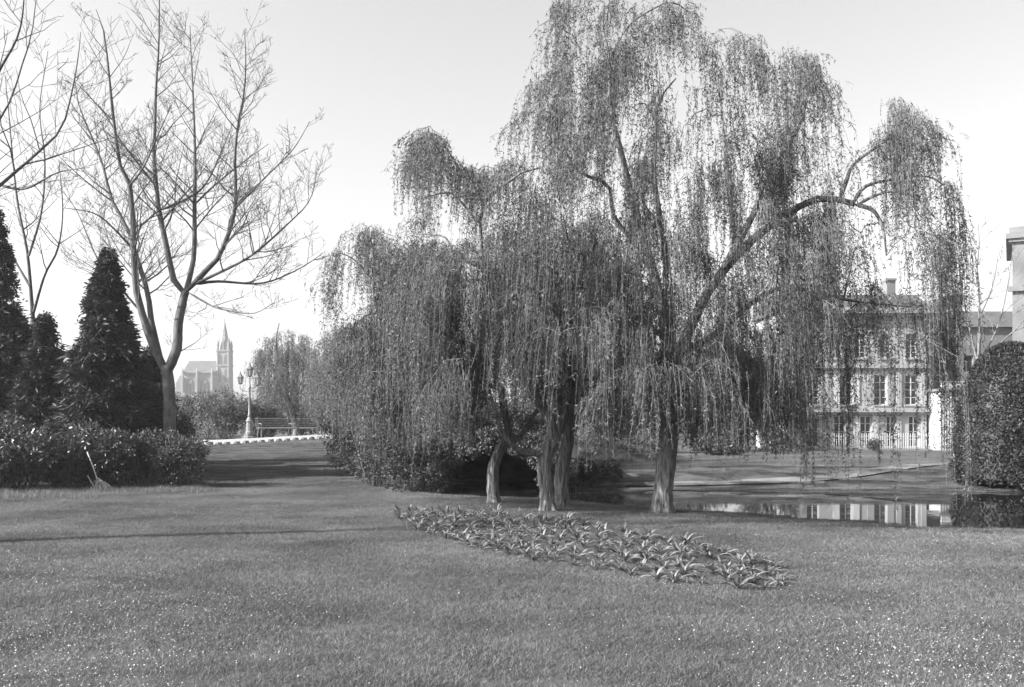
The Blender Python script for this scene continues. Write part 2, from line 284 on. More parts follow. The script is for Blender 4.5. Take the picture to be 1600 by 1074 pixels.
# the tall willow at the water's edge
willow('tallest weeping willow, single stout trunk on the pond bank, crown sweeping over the water', 18.2,
    [(1035, 800), (1037, 760), (1042, 715), (1046, 660), (1046, 610), (1045, 580)],
    [([(1045, 585), (1040, 520), (1028, 450), (1012, 395), (985, 300), (967, 223), (954, 179), (952, 134), (954, 93), (942, 60), (944, 5)], 0, .3, .13, .02),
     ([(954, 93), (975, 50), (1000, 26), (1048, 4), (1080, 22)], .3, .8, .03, .012),
     ([(1045, 580), (1048, 500), (1040, 400), (1022, 276), (1026, 209), (1028, 160), (1056, 123)], 0, 1.2, .12, .015),
     ([(1046, 585), (1075, 520), (1110, 450), (1160, 390), (1212, 346), (1240, 330), (1265, 313), (1300, 311), (1336, 319)], 0, -.8, .12, .055),
     ([(1336, 319), (1365, 330), (1380, 360), (1385, 400)], -.8, -1.1, .05, .012), ([(1311, 314), (1322, 285), (1332, 259), (1364, 234), (1406, 208), (1440, 200)], -.7, -.3, .045, .012),
     ([(1334, 316), (1353, 291), (1399, 280), (1449, 276), (1475, 290)], -.8, -.9, .04, .012), ([(1340, 319), (1385, 300), (1428, 308), (1460, 340)], -.8, -1.6, .035, .012),
     ([(1205, 350), (1244, 344), (1267, 372), (1295, 400), (1310, 430)], -.6, -1.2, .06, .02), ([(1267, 372), (1290, 345), (1310, 318)], -.9, -1., .025, .015),
     ([(1130, 420), (1180, 330), (1186, 305), (1212, 253), (1246, 205), (1262, 150), (1268, 100)], -.3, .4, .08, .012), ([(1212, 346), (1205, 310), (1200, 290)], -.6, -.2, .06, .03), ([(1150, 400), (1140, 300), (1130, 200), (1120, 110)], 0, 1.5, .06, .012),
     ([(1010, 400), (960, 340), (950, 290), (900, 265), (870, 200), (850, 150)], .2, -.9, .06, .012), ([(1030, 470), (950, 400), (880, 350), (830, 320)], 0, 1.2, .06, .012), ([(1040, 530), (980, 480), (900, 400), (880, 340)], 0, -1.6, .06, .015),
     ([(1050, 590), (1110, 560), (1180, 595), (1231, 569), (1297, 531), (1340, 510)], 0, -1.4, .07, .015), ([(1045, 600), (1000, 520), (930, 500), (880, 520)], 0, -1.7, .06, .015), ([(1055, 560), (1120, 520), (1180, 470), (1230, 450), (1330, 470), (1420, 480)], 0, 1.4, .08, .015)],
    [([(858, 30), (890, -35), (960, -30), (1060, -8), (1080, 60), (980, 130), (862, 130)], 28, .4, 1.1),
     ([(785, 205), (815, 145), (860, 110), (1080, 60), (1165, 50), (1240, 75), (1292, 115), (1315, 200), (1325, 320), (1000, 350), (800, 330)], 108, .5, 1.4),
     ([(785, 330), (1320, 320), (1230, 470), (1200, 560), (820, 560)], 140, .6, 1.6), ([(1345, 240), (1385, 155), (1450, 163), (1468, 235), (1400, 270)], 13, .5, 1.9), ([(1250, 318), (1345, 318), (1350, 400), (1260, 400)], 9, .4, 1.3), ([(990, 0), (1085, -8), (1092, 45), (1010, 40)], 8, .3, .9), ([(770, 240), (800, 150), (850, 110), (860, 10), (885, -20), (900, 0), (880, 120), (830, 170), (800, 240)], 12, .2, .6), ([(1090, 50), (1170, 40), (1175, 70), (1100, 75)], 5, .2, .6), ([(1225, 75), (1280, 85), (1312, 160), (1295, 160), (1265, 105)], 7, .3, 1.), ([(1340, 250), (1370, 160), (1455, 155), (1500, 300), (1480, 300), (1440, 190), (1385, 190)], 9, .3, 1.6),
     ([(1440, 270), (1488, 290), (1497, 400), (1450, 380)], 7, 1.4, 2.8), ([(1210, 440), (1300, 405), (1400, 450), (1468, 480), (1470, 525), (1220, 540)], 22, .5, 1.4), ([(1230, 480), (1330, 470), (1340, 540), (1240, 545)], 6, 1.8, 3.2, .4), ([(1435, 470), (1478, 480), (1478, 540), (1440, 540)], 5, 1.6, 3., .35),
     ([(930, 540), (1240, 540), (1230, 600), (930, 600)], 62, .5, 1.4), ([(930, 560), (1260, 560), (1250, 640), (900, 640)], 52, .3, 1.2, 1.0), ([(890, 480), (1020, 500), (1020, 590), (900, 600)], 30, .4, 1.5, 1.0), ([(1090, 480), (1250, 500), (1260, 590), (1100, 580)], 24, .4, 1.6, .95)])
# two willows with crossing low limbs and a third trunk behind them
willow('weeping willow with low forked trunk and pale horizontal limb, behind the planted bed', 18.2,
    [(857, 800), (853, 760), (850, 730), (856, 705), (864, 688)],
    [([(866, 688), (868, 672), (856, 650), (840, 625), (825, 600), (800, 560), (775, 520), (765, 470), (755, 420), (751, 375), (749, 350), (756, 318), (783, 293), (818, 268), (845, 262)], 0, .2, .12, .015),
     ([(852, 712), (832, 708), (812, 704), (797, 692), (783, 672), (775, 645), (760, 600)], 0, -.7, .07, .03), ([(866, 690), (880, 650), (890, 610), (905, 560), (900, 500)], 0, .8, .1, .03),
     ([(749, 350), (712, 307), (693, 302), (660, 310)], .1, -.4, .03, .012), ([(754, 325), (744, 283), (719, 265), (702, 251), (673, 238), (650, 245)], .1, .6, .03, .01), ([(719, 265), (690, 225), (660, 215), (638, 235)], .5, 0, .02, .01),
     ([(758, 420), (712, 399), (695, 371), (660, 365)], .1, .9, .04, .012), ([(770, 500), (820, 440), (850, 400)], .1, -1.2, .06, .015), ([(790, 550), (840, 500), (900, 470)], 0, 1.3, .06, .015), ([(800, 560), (740, 540), (690, 520), (656, 502)], 0, -1.5, .06, .02)],
    [([(632, 235), (655, 207), (690, 207), (745, 245), (740, 280), (645, 285)], 9, .5, 1.3), ([(628, 238), (650, 204), (705, 204), (700, 235)], 7, .3, 1.1), ([(610, 300), (640, 215), (760, 235), (840, 200), (840, 260), (760, 290), (650, 290), (620, 360)], 7, .25, .8), ([(622, 295), (700, 282), (820, 235), (835, 330), (640, 350)], 13, .5, 1.4), ([(650, 375), (840, 355), (870, 560), (640, 560)], 100, .6, 1.6, 2.0), ([(640, 560), (770, 560), (760, 620), (660, 630)], 30, .5, 1.1)], tr=(.14, .125))
willow('weeping willow with slim curved trunk before the dark arch, crown trailing over the shrubs', 20.5,
    [(772, 786), (770, 755), (771, 730), (780, 705), (792, 690)],
    [([(792, 692), (795, 670), (788, 645), (783, 610), (760, 565), (726, 537), (687, 523), (656, 502), (624, 484), (588, 488), (560, 500), (540, 530)], 0, -.6, .105, .015),
     ([(588, 486), (583, 445), (583, 392), (571, 353)], -.5, -.2, .035, .01), ([(584, 440), (553, 406), (530, 395)], -.4, -.6, .02, .01), ([(796, 695), (815, 680), (832, 650), (848, 632), (860, 590)], 0, .6, .07, .03),
     ([(660, 504), (640, 450), (620, 410), (600, 395)], -.3, .8, .05, .012), ([(783, 610), (740, 590), (690, 560), (640, 570), (600, 580)], 0, 1.2, .06, .015), ([(770, 580), (720, 480), (700, 420)], 0, 1.2, .06, .015), ([(720, 536), (640, 540), (580, 550), (545, 560)], -.2, -1.5, .05, .012)],
    [([(518, 392), (560, 342), (598, 348), (610, 385), (565, 425)], 9, .5, 1.5), ([(500, 380), (560, 330), (620, 330), (610, 350), (560, 360), (500, 560)], 5, .3, .9), ([(600, 380), (700, 370), (720, 560), (565, 560), (585, 450)], 95, .7, 1.7), ([(512, 530), (570, 485), (610, 600), (530, 610)], 42, .6, 1.4, .9), ([(550, 560), (760, 560), (740, 630), (560, 640)], 50, .5, 1.1, .9)], tr=(.125, .11))
willow('weeping willow trunk standing close behind the low forked willow, nearer the water', 19.7,
    [(880, 791), (877, 760), (879, 730), (886, 700), (892, 670)],
    [([(892, 672), (900, 620), (915, 560), (930, 480), (940, 400)], 0, 1., .12, .02), ([(890, 680), (870, 620), (850, 560), (840, 480), (830, 400)], 0, 1.5, .1, .02), ([(905, 600), (960, 560), (1000, 520)], .3, 1.2, .06, .015)],
    [([(800, 360), (980, 340), (1000, 580), (820, 580)], 60, .6, 1.4, 1.9)], tr=(.15, .125), spread=1.)
# smaller willows beyond the bench
for (lab, d, tr_, lm, rg) in [
    ('distant weeping willow with leaning trunk rising behind the bench', 52, [(466, 690), (460, 655), (450, 625), (443, 600)], [([(443, 602), (436, 570), (432, 530), (436, 505)], 0, .5, .12, .03), ([(446, 610), (470, 580), (495, 560)], 0, -1, .08, .03), ([(443, 600), (420, 570), (402, 555)], 0, 1, .08, .03)],
     [([(392, 570), (405, 535), (425, 503), (450, 510), (478, 520), (500, 545), (510, 600), (400, 610)], 100, .9, 2.2), ([(400, 600), (520, 590), (520, 640), (410, 640)], 40, .9, 1.6)]),
    ('distant weeping willow between the bench and the thicket of shrubs', 47, [(520, 690), (522, 640), (525, 600)], [([(525, 602), (520, 560), (515, 530)], 0, .5, .1, .03), ([(525, 610), (545, 570), (560, 540)], 0, -1, .08, .03)],
     [([(478, 560), (500, 520), (530, 500), (570, 520), (580, 620), (480, 620)], 110, .9, 2.2)])]:
    willow(lab, d, tr_, lm, rg, zmin=1.6, m=15, leaf=(.12, .034), step=.075, spread=1.6, lmat='far_leaf', tr=(.2, .12))
def bare_tree(name, label, d0, trunk, limbs, bark='bare_bark', tr=(.25, .19), twig=.0055, dens=1., depth=3., levels=3, base_xy=None, group=None, lenk=1., sides=8, up=.22):
    base = P(*trunk[0], d0); bz = seat(base[0], d0); root = empty(name, (base[0], d0, bz), label, 'tree', group)
    tp = pix_limb(trunk, d0, 0, 0, 12); tp[0, 2] = bz-.05; limb_mesh('trunk', tp, tr[0], tr[1], M[bark], root, 12, .3, .04)
    cur = []
    for (pts, o0, o1, r0, r1) in limbs:
        q = pix_limb(pts, d0, o0, o1, 18); limb_mesh('limb', q, r0, r1, M[bark], root, sides, 0, .03)
        cur.append((q, r0, r1))
    PT, RR, tips = [], [], []
    for lv in range(levels):
        nxt = []
        for (q, r0, r1) in cur:
            L = np.linalg.norm(np.diff(q, axis=0), axis=1).sum(); K = len(q)
            nb = max(int(L*dens*(2.6, 3.4, 3.2)[lv]*rng.uniform(.8, 1.2)), 2)
            for t in np.sort(rng.uniform(.15 if lv else .2, .98, nb)):
                i = min(int(t*(K-1)), K-2); a = q[i]+(q[i+1]-q[i])*(t*(K-1)-i); tg = unit(q[i+1]-q[i])
                sd = unit(np.cross(tg, rng.normal(size=3))); sd[2] = sd[2]*.5+.1; dr = unit(tg*.55+sd*.85+np.array([0, 0, .12]))
                ln = lenk*((.3+.5*(1-t))*min(L, 5)*rng.uniform(.35, .75) if lv < 1 else (.25+.4*(1-t))*L*rng.uniform(.5, 1.1)); ln = max(ln, .18)
                s = np.linspace(0, 1, 6)[:, None]; br = a+dr*ln*s+np.array([0, 0, up])*ln*s**2*.7+np.cumsum(rng.normal(size=(6, 3))*.018*ln, 0)*(s > 0)
                ra = max((r0+(r1-r0)*t)*.5, twig); ra = min(ra, twig*.8+.011*ln); PT.append(br); RR.append(np.linspace(ra, twig*.6, 6)); nxt.append((br, ra, twig*.6)); tips.append(br[[-1, -2, -3]])
        cur = nxt
        if lv == levels-1: break
    V, Fq = batch_tubes(np.array(PT), np.array(RR), 4); mk('branches', V, [Fq], M[bark], root, True)['kind'] = 'stuff'
    tp = np.concatenate(tips); tp = tp[rng.random(len(tp)) < .4]; V, Fq = leaf_quads(tp, rng.normal(size=tp.shape), rng.uniform(.02, .05, len(tp))*d0/24, rng.uniform(.012, .028, len(tp))*d0/24); mk('buds', V, [Fq], M['bud'], root)['kind'] = 'stuff'
    return root
bare_tree('bare_tree', 'tall bare tree forking low above the dark hedge, beside the pointed conifer', 27.3, [(268, 754), (266, 690), (264, 620), (262, 588), (259, 572)],
    [([(258, 580), (238, 537), (223, 492), (213, 455), (209, 400), (208, 350), (203, 290), (190, 268), (182, 223), (175, 164), (169, 104), (162, 48), (150, 15)], 0, -1.2, .135, .012),
     ([(250, 560), (237, 505), (231, 458), (219, 419), (200, 360), (175, 313), (160, 257), (141, 208), (123, 164), (115, 110)], .05, 1.5, .10, .01),
     ([(262, 580), (276, 545), (279, 505), (286, 470), (290, 455)], 0, .1, .15, .115), ([(289, 460), (272, 440), (263, 398), (248, 328), (244, 290), (240, 238), (242, 201), (244, 130), (248, 74), (249, 0), (250, -30)], .1, .3, .10, .012),
     ([(290, 458), (303, 400), (304, 316), (305, 257), (303, 186), (300, 112), (298, 74), (297, 40)], .1, 2., .085, .01), ([(292, 455), (325, 420), (345, 395), (367, 328), (367, 246), (372, 194), (382, 141), (384, 85), (382, 50)], .1, -1.1, .09, .01),
     ([(300, 446), (345, 425), (395, 398), (454, 346), (484, 313), (495, 270)], .1, -2., .055, .008), ([(367, 326), (413, 279), (454, 238), (470, 215), (484, 190)], -.7, -1.4, .035, .008), ([(300, 445), (340, 440), (407, 443), (454, 427), (489, 407), (505, 395)], .1, 1.8, .05, .008),
     ([(296, 458), (325, 475), (345, 483), (395, 490), (430, 472)], .1, -1.3, .035, .008), ([(248, 330), (290, 312), (320, 290), (345, 240), (365, 190)], .2, 1.6, .04, .008), ([(203, 290), (225, 260), (245, 215), (270, 160)], -.7, -2, .035, .008), ([(215, 400), (190, 370), (150, 335), (100, 325)], 0, -1.5, .04, .008), ([(222, 490), (180, 440), (150, 400), (120, 330), (90, 290)], 0, 2., .04, .008),
     ([(244, 292), (215, 255), (185, 215), (165, 180), (120, 130)], .2, -.9, .04, .008), ([(304, 320), (335, 290), (385, 250), (420, 225)], .6, 2.2, .035, .008)], tr=(.185, .165), dens=1.2, twig=.005)
bare_tree('bare_tree', 'slender bare tree standing behind the two conifers', 31, [(52, 705), (50, 620), (52, 560), (52, 500)],
    [([(52, 505), (47, 440), (42, 390), (28, 320), (20, 250), (14, 180), (8, 120)], 0, .5, .07, .01), ([(52, 490), (70, 430), (90, 390), (98, 330), (92, 250)], 0, -1, .05, .01), ([(48, 450), (20, 400), (-10, 330)], 0, 1, .05, .01), ([(45, 400), (65, 330), (70, 250), (62, 170), (75, 80)], 0, 1.5, .045, .01)], tr=(.13, .08), dens=.6, twig=.006)
bare_tree('bare_tree', 'bare tree at the lawn edge reaching a long limb past the slender tree', 13, [(-160, 852), (-165, 700), (-160, 560), (-150, 470)],
    [([(-150, 475), (-90, 370), (0, 290), (55, 242), (95, 202), (112, 145), (122, 90), (126, 50)], 0, .8, .042, .005), ([(-150, 470), (-100, 330), (-40, 240), (10, 170), (35, 100), (50, 50), (58, -20)], 0, .2, .034, .005), ([(-155, 500), (-160, 350), (-140, 200), (-100, 60), (-60, -60)], 0, 1., .07, .008),
     ([(-150, 480), (-230, 330), (-260, 150)], 0, -.8, .05, .008), ([(-60, 270), (-10, 130), (30, 50), (40, -40)], 0, -.6, .035, .006), ([(0, 290), (40, 295), (90, 270), (140, 262)], .3, -.5, .022, .004)], tr=(.19, .13), dens=.75, twig=.0035)
bare_tree('bare_tree', 'pale bare tree behind the clipped round bush near the house', 44, [(1528, 705), (1525, 620), (1528, 560), (1530, 520)],
    [([(1530, 525), (1530, 470), (1527, 420), (1530, 380), (1528, 345)], 0, .6, .06, .01), ([(1526, 560), (1510, 490), (1500, 430), (1494, 380), (1492, 330)], 0, -1, .055, .01), ([(1528, 570), (1555, 520), (1570, 470), (1580, 410), (1583, 380)], 0, 1., .05, .01), ([(1528, 550), (1500, 520), (1485, 480), (1470, 440)], 0, 1.5, .035, .01), ([(1529, 500), (1550, 450), (1560, 400)], 0, -1.5, .035, .01), ([(1540, 560), (1570, 530), (1600, 500), (1630, 440)], .3, -.8, .04, .01)], tr=(.14, .09), dens=.55, twig=.008, bark='willow_bark')
# ------------------------------------------------------------------ conifers
def conifer(label, px, d, top, low, width, n=5200, group='conifers behind the hedge', stem=.13, lean=0.):
    x = (px-800)/F*d; bz = seat(x, d); zt = EYE-(top-HZ)/F*d; zl = EYE-(low-HZ)/F*d; R = width/2/F*d
    root = empty('conifer', (x, d, bz), label, 'tree', group)
    limb_mesh('trunk', resample([(x, d, bz-.05), (x+.03, d, (bz+zt)/2), (x+lean, d, zt-.1)], 12), stem, .02, M['willow_bark'], root, 9, .25)
    h = zt-zl; nb = max(int(n/30), 60); ub = rng.random(nb)**1.2*.97; tb = rng.uniform(0, 6.283, nb); lb = rng.uniform(.68, 1.1, nb); w_ = rng.integers(0, nb, n); sp = rng.random(n)**.6
    th = tb[w_]+rng.normal(size=n)*.2*(1.3-sp*.6); prof = np.minimum((1-ub)**.95, .55+.9*ub+.1); rr = R*(prof*lb)[w_]*sp+.03
    drp = .32*R*(prof*lb)[w_]*(sp**2-.45*sp); u = np.clip(ub[w_]+rng.normal(size=n)*.012, 0, .99)
    c = np.c_[x+lean*u+rr*np.cos(th), d+rr*np.sin(th), np.maximum(zl+h*u-drp+rng.normal(size=n)*.05, bz+.05)]
    o = np.c_[np.cos(th), np.sin(th), np.zeros(n)]; Vs, Fs, b0 = [], [], 0
    for k in range(7):
        dr = o*rng.uniform(.35, 1., (n, 1))+np.c_[rng.normal(size=(n, 2))*.5, rng.uniform(-.95, .55, n)]
        V, Fq = leaf_quads(c+rng.normal(size=c.shape)*.06, dr, rng.uniform(.14, .40, n)*(1.2-.95*u), rng.uniform(.03, .06, n), o*.4+rng.normal(size=(n, 3))*.6); Vs.append(V); Fs.append(Fq+b0); b0 += len(V)
    mk('foliage', np.concatenate(Vs), [np.concatenate(Fs)], M['conifer'], root)['kind'] = 'stuff'
    V = []; 
    return root
conifer('pointed dark conifer standing full between the forked bare tree and the smaller conifers', 168, 27.5, 385, 690, 185, 8500)
conifer('short dark conifer with a bare lower stem beside the pointed conifer', 72, 28.5, 490, 665, 120, 4200)
conifer('massive dark conifer at the end of the hedge, taller than the short conifer', -5, 30, 325, 690, 170, 7500)
conifer('broad low conifer filling the gap beside the forked bare tree trunk', 232, 29.5, 545, 690, 120, 4200)
# ------------------------------------------------------------------ shrubs
def shrub(name, label, cx, d, zt, rx, ry, mtl, n=6000, leaf=(.1, .045), lumps=14, group=None, zb=None, droop=0., dense=.9, cat='shrub', stems=9):
    z0 = seat(cx, d) if zb is None else zb; root = empty(name, (cx, d, z0), label, cat, group); h = zt-z0
    mb = MB()
    for k in range(stems):
        a = rng.uniform(0, 6.28); r = rng.uniform(.3, .8); e = np.array([cx+rx*r*math.cos(a), d+ry*r*math.sin(a), z0+h*rng.uniform(.55, .9)])
        mb.tube(resample([(cx+.12*rx*math.cos(a), d+.12*ry*math.sin(a), z0-.05), (cx+rx*r*.6*math.cos(a), d+ry*r*.6*math.sin(a), z0+h*.4), e], 6), np.linspace(.025, .008, 6), 5)
    mb.build('stems', M['twig'], root, True)
    k = lumps; a = rng.uniform(0, 6.283, k); rad = np.sqrt(rng.random(k))*.72; zc = rng.uniform(.18, .78, k); lc = np.c_[rad*np.cos(a)*np.sqrt(1.05-(zc-.35)**2), rad*np.sin(a), zc]; lr = rng.uniform(.26, .42, k)
    w = rng.integers(0, k, n); nrm = unit(rng.normal(size=(n, 3))); rr = np.clip(rng.normal(dense, .12, n), .2, 1.08)
    p = lc[w]+nrm*(lr[w]*rr)[:, None]*[1, 1, .62]; p[:, 2] = np.clip(p[:, 2], .01+rng.random(n)*.05, 1.02)
    c = np.c_[cx+p[:, 0]*rx, d+p[:, 1]*ry, z0+p[:, 2]*h]; dr = nrm*.7+rng.normal(size=(n, 3))*.6+[0, 0, -droop]
    V, Fq = leaf_quads(c, dr, rng.uniform(.65, 1.25, n)*leaf[0], rng.uniform(.75, 1.2, n)*leaf[1], nrm*.5+rng.normal(size=(n, 3))*.6)
    f = mk('foliage', V, [Fq], M[mtl], root); f['kind'] = 'stuff'; return root
hg = 'shrubs of the dark hedge'
def wx(px, d): return (px-800)/F*d
for (px, d, top, rpx, mtl, n, lf, lab) in [
    (15, 24.2, 652, 85, 'laurel', 9000, (.13, .055), 'sunlit glossy laurel at the end of the dark hedge'), (-70, 24.5, 640, 90, 'laurel', 5000, (.13, .055), 'tall glossy laurel at the outer end of the dark hedge'),
    (100, 25.2, 662, 70, 'laurel', 8000, (.11, .05), 'dark laurel of the hedge beside the leaning broom'), (165, 25.4, 664, 62, 'laurel', 8500, (.11, .05), 'dark leafy hedge shrub right behind the leaning broom'),
    (225, 25.6, 668, 62, 'shrub', 9000, (.085, .038), 'fine-leaved hedge shrub at the foot of the forked bare tree'), (280, 25.4, 670, 46, 'shrub', 9000, (.08, .035), 'rounded hedge shrub closing the hedge toward the open lawn'),
    (286, 28.5, 612, 34, 'shrub', 4200, (.08, .035), 'narrow upright shrub behind the bare tree trunk'), (130, 27.5, 640, 90, 'shrub', 6000, (.09, .04), 'shadowed shrub under the pointed conifer'), (30, 27.5, 632, 80, 'shrub', 5000, (.09, .04), 'shadowed shrub under the short conifer')]:
    zt = EYE-(top-HZ)/F*d; r = rpx/F*d*1.12; shrub('hedge_shrub', lab, wx(px, d), d, zt, r, r*.85, mtl, n, lf, 16, hg)
for (px, d, top, rpx, mtl, n, lf, lab) in [
    (585, 26.5, 640, 72, 'shrub', 9000, (.08, .034), 'broad bank shrub under the trailing willow, beside the open lawn slope'), (640, 25.6, 660, 60, 'shrub', 8000, (.08, .034), 'leafy bank shrub in the middle of the thicket under the willow'),
    (672, 25.2, 716, 30, 'pale_shrub', 3500, (.1, .045), 'small pale-leaved shrub at the mouth of the dark arch'), (655, 27.2, 640, 55, 'shrub', 6500, (.09, .04), 'tall dark shrub beside the stone arch'),
    (868, 25.9, 705, 34, 'shrub', 3800, (.08, .035), 'low shrub at the far foot of the stone arch, toward the open pond'), (930, 27.6, 716, 40, 'shrub', 4000, (.08, .035), 'low spreading shrub on the grassy slope past the stone arch'),
    (560, 29.5, 620, 60, 'shrub', 6000, (.09, .04), 'upright shrub at the back of the thicket by the lawn slope')]:
    zt = EYE-(top-HZ)/F*d; r = rpx/F*d*1.1; shrub('bank_shrub', lab, wx(px, d), d, zt, r, r*.8, mtl, n, lf, 14, 'shrubs of the bank thicket')
for (px, d, top, bot, rpx, n, lab) in [(735, 26.6, 628, 705, 45, 4000, 'overhanging shrub on top of the stone arch beside the tall dark shrub'), (800, 26.9, 622, 702, 50, 4500, 'overhanging shrub on the crown of the stone arch'), (862, 26.7, 640, 712, 42, 3800, 'overhanging shrub on the far shoulder of the stone arch, toward the open pond')]:
    zt = EYE-(top-HZ)/F*d; zb = EYE-(bot-HZ)/F*d; r = rpx/F*d*1.1; shrub('arch_shrub', lab, wx(px, d+.4), d+.4, zt, r, r*.8, 'shrub', n, (.08, .035), 12, 'shrubs on the stone arch', zb=1.18, droop=.5)
for (px, d, top, rpx, n, lab) in [(350, 47.5, 606, 42, 5200, 'pale twiggy shrub between the hedge and the lamp post'), (330, 52, 600, 50, 4200, 'pale twiggy shrub farther behind, under the church'), (405, 49, 622, 40, 5000, 'pale twiggy shrub directly behind the bench end and lamp'), (300, 56, 606, 40, 3500, 'pale twiggy shrub half hidden by the hedge'),
                                  (465, 54, 630, 45, 4500, 'pale leafy shrub behind the middle of the bench'), (530, 55, 628, 45, 4500, 'pale leafy shrub beyond the far end of the bench')]:
    zt = EYE-(top-HZ)/F*d; r = rpx/F*d; shrub('twiggy_shrub', lab, wx(px, d), d, zt, r, r*.8, 'pale_shrub', n, (.16, .05), 14, 'pale shrubs behind the upper path', stems=22)
# clipped bush at the water
bd = 26.6; bx = wx(1580, bd); root = empty('clipped_bush', (bx, bd, seat(bx, bd)), 'big clipped dome-shaped evergreen bush at the pond edge', 'bush')
n = 26000; th = rng.uniform(0, 6.283, n); u = rng.random(n); H = EYE-(538-HZ)/F*bd-seat(bx, bd)
R = 1.42*np.sqrt(np.clip(1-(np.maximum(u-.12, 0)/.88)**2.5, 0, 1))*(1+.13*(vnoise(th*3, u*7)-.5)+.1*(vnoise(th*8, u*16, 2)-.5)+.14*(rng.random(n) < .03)*rng.random(n))
c = np.c_[bx+R*np.cos(th)*rng.uniform(.93, 1.01, n), bd+R*np.sin(th)*rng.uniform(.93, 1.01, n), seat(bx, bd)+.02+H*u]; nr = np.c_[np.cos(th), np.sin(th), np.maximum((u-.5)*2.5, -.2)]
V, Fq = leaf_quads(c, nr*.6+rng.normal(size=(n, 3))*.7, rng.uniform(.06, .13, n), rng.uniform(.03, .055, n), nr*.5+rng.normal(size=(n, 3))*.6); mk('foliage', V, [Fq], M['topiary'], root)['kind'] = 'stuff'
limb_mesh('trunk', resample([(bx, bd, seat(bx, bd)-.1), (bx, bd, seat(bx, bd)+H*.8)], 6), .16, .04, M['willow_bark'], root)
mb = MB().lathe(bx, bd, [(1.25, seat(bx, bd)+.15), (1.12, seat(bx, bd)+H*.5), (.75, seat(bx, bd)+H*.8), (.2, seat(bx, bd)+H*.93)], 14); mb.build('inner_foliage', M['topiary'], root)
bd2 = 27.8; shrub('bank_bush', 'glossy low bush spreading beside the clipped dome bush at the water', wx(1650, 25.2), 25.2, 2.6, 1.2, 1.2, 'topiary', 5000, (.09, .05))
# ------------------------------------------------------------------ stone arch over the water
gc, gw, gy0, gy1, gtop = -.44, 1.24, 26.35, 30.4, 1.25
root = empty('stone_arch', (gc, gy0, WZ-.4), 'dark rockwork arch opening at the head of the pond', 'arch')
na = 11; ang = np.linspace(0, math.pi, na+1); spr = .25; rise = .78
for k in range(na):
    pol = []
    for (s, e) in ((1, 0), (1.28, 0), (1.28, 1), (1, 1)):
        a = ang[k+e]+(.02 if e == 0 else -.02); j = s*(1+(.05*rng.uniform(-1, 1) if s > 1 else 0)); pol.append((gc+gw*j*math.cos(a), spr+rise*(j if s > 1 else 1)*math.sin(a)))
    MB().prism(pol, 'y', gy0-.12-rng.uniform(0, .06), gy0+.4).build('arch_stone', M['rock'], root)
for sx in (-1, 1):
    zz = WZ-.5
    while zz < spr-.02:
        hh = min(rng.uniform(.2, .3), spr-zz); x0 = gc+sx*gw; x1 = gc+sx*(gw+rng.uniform(.38, .55)); MB().box(min(x0, x1), max(x0, x1), gy0-.1-rng.uniform(0, .06), gy0+.4, zz, zz+hh-.015).build('arch_stone', M['rock'], root); zz += hh
pol = [(gc+gw*1.3*math.cos(a), spr+rise*1.3*math.sin(a)) for a in np.linspace(0, math.pi, 13)]
mb = MB(); av = np.linspace(0, math.pi, 15); inn = np.array([(gc+gw, WZ-.6)]+[(gc+gw*math.cos(a), spr+rise*math.sin(a)) for a in av]+[(gc-gw, WZ-.6)]); ou = np.array([(gc+gw+1., WZ-.6)]+[(gc+(gw+1.)*math.copysign(min(1, abs(math.cos(a))*1.6), math.cos(a)), max(spr, min(gtop, spr+rise*2.2*math.sin(a)))) for a in av]+[(gc-gw-1., WZ-.6)])
k = len(inn); V = []
for y in (gy0+.02, gy1):
    V += [(a, y, b_) for a, b_ in inn]+[(a, y, b_) for a, b_ in ou]
i = np.arange(k-1)
mb.add(V, np.stack([i, i+1, i+1+2*k, i+2*k], 1), np.stack([k+i, k+i+2*k, k+i+1+2*k, k+i+1], 1), np.stack([i, k+i, k+i+1, i+1], 1), np.stack([2*k+i, 2*k+i+1, 3*k+i+1, 3*k+i], 1))
mb.box(gc-gw-.9, gc+gw+.9, gy1-.01, gy1+.3, WZ-.6, gtop-.02); mb.build('vault', M['rock'], root)  # added back wall closes the vault so the opening stays dark
# ivy hanging over the arch
ivy = empty('ivy', (gc, gy0-.2, WZ), 'dark ivy trailing over the rim of the stone arch', 'ivy'); n = 9000; a = rng.uniform(-.25, math.pi+.25, n); q_ = np.abs(rng.normal(size=n)); rr = 1+np.where(rng.random(n) < .08, -.2*rng.random(n)*vnoise(a*4, a*0+1)**1.5, .75*rng.random(n))
ix = gc+gw*rr*np.cos(a)*(1+.1*rng.normal(size=n)*0); iz = np.clip(spr+rise*rr*np.sin(a)+.1*(vnoise(a*6, rr*4)-.5), WZ+.03, 1.75); c = np.c_[ix, gy0-.2-rng.random(n)*.28-.25*vnoise(ix*3, iz*3), iz]
V, Fq = leaf_quads(c, np.c_[rng.normal(size=(n, 2))*.6, -.2-rng.random(n)], rng.uniform(.05, .1, n), rng.uniform(.035, .07, n), np.tile([0, -1., .4], (n, 1))+rng.normal(size=(n, 3))*.5); mk('foliage', V, [Fq], M['shrub'], ivy)['kind'] = 'stuff'
mb = MB()
for k in range(26): a_ = rng.uniform(0, math.pi); r_ = rng.uniform(1.05, 1.5); p0 = np.array([gc+gw*r_*math.cos(a_), gy0-.22, min(spr+rise*r_*math.sin(a_), 1.5)]); mb.tube(resample([p0, p0+[rng.uniform(-.1, .1), -.08, -.2], p0+[rng.uniform(-.15, .15), -.06, -.42]], 5), .006, 4)
mb.build('stems', M['twig'], ivy)['kind'] = 'stuff'
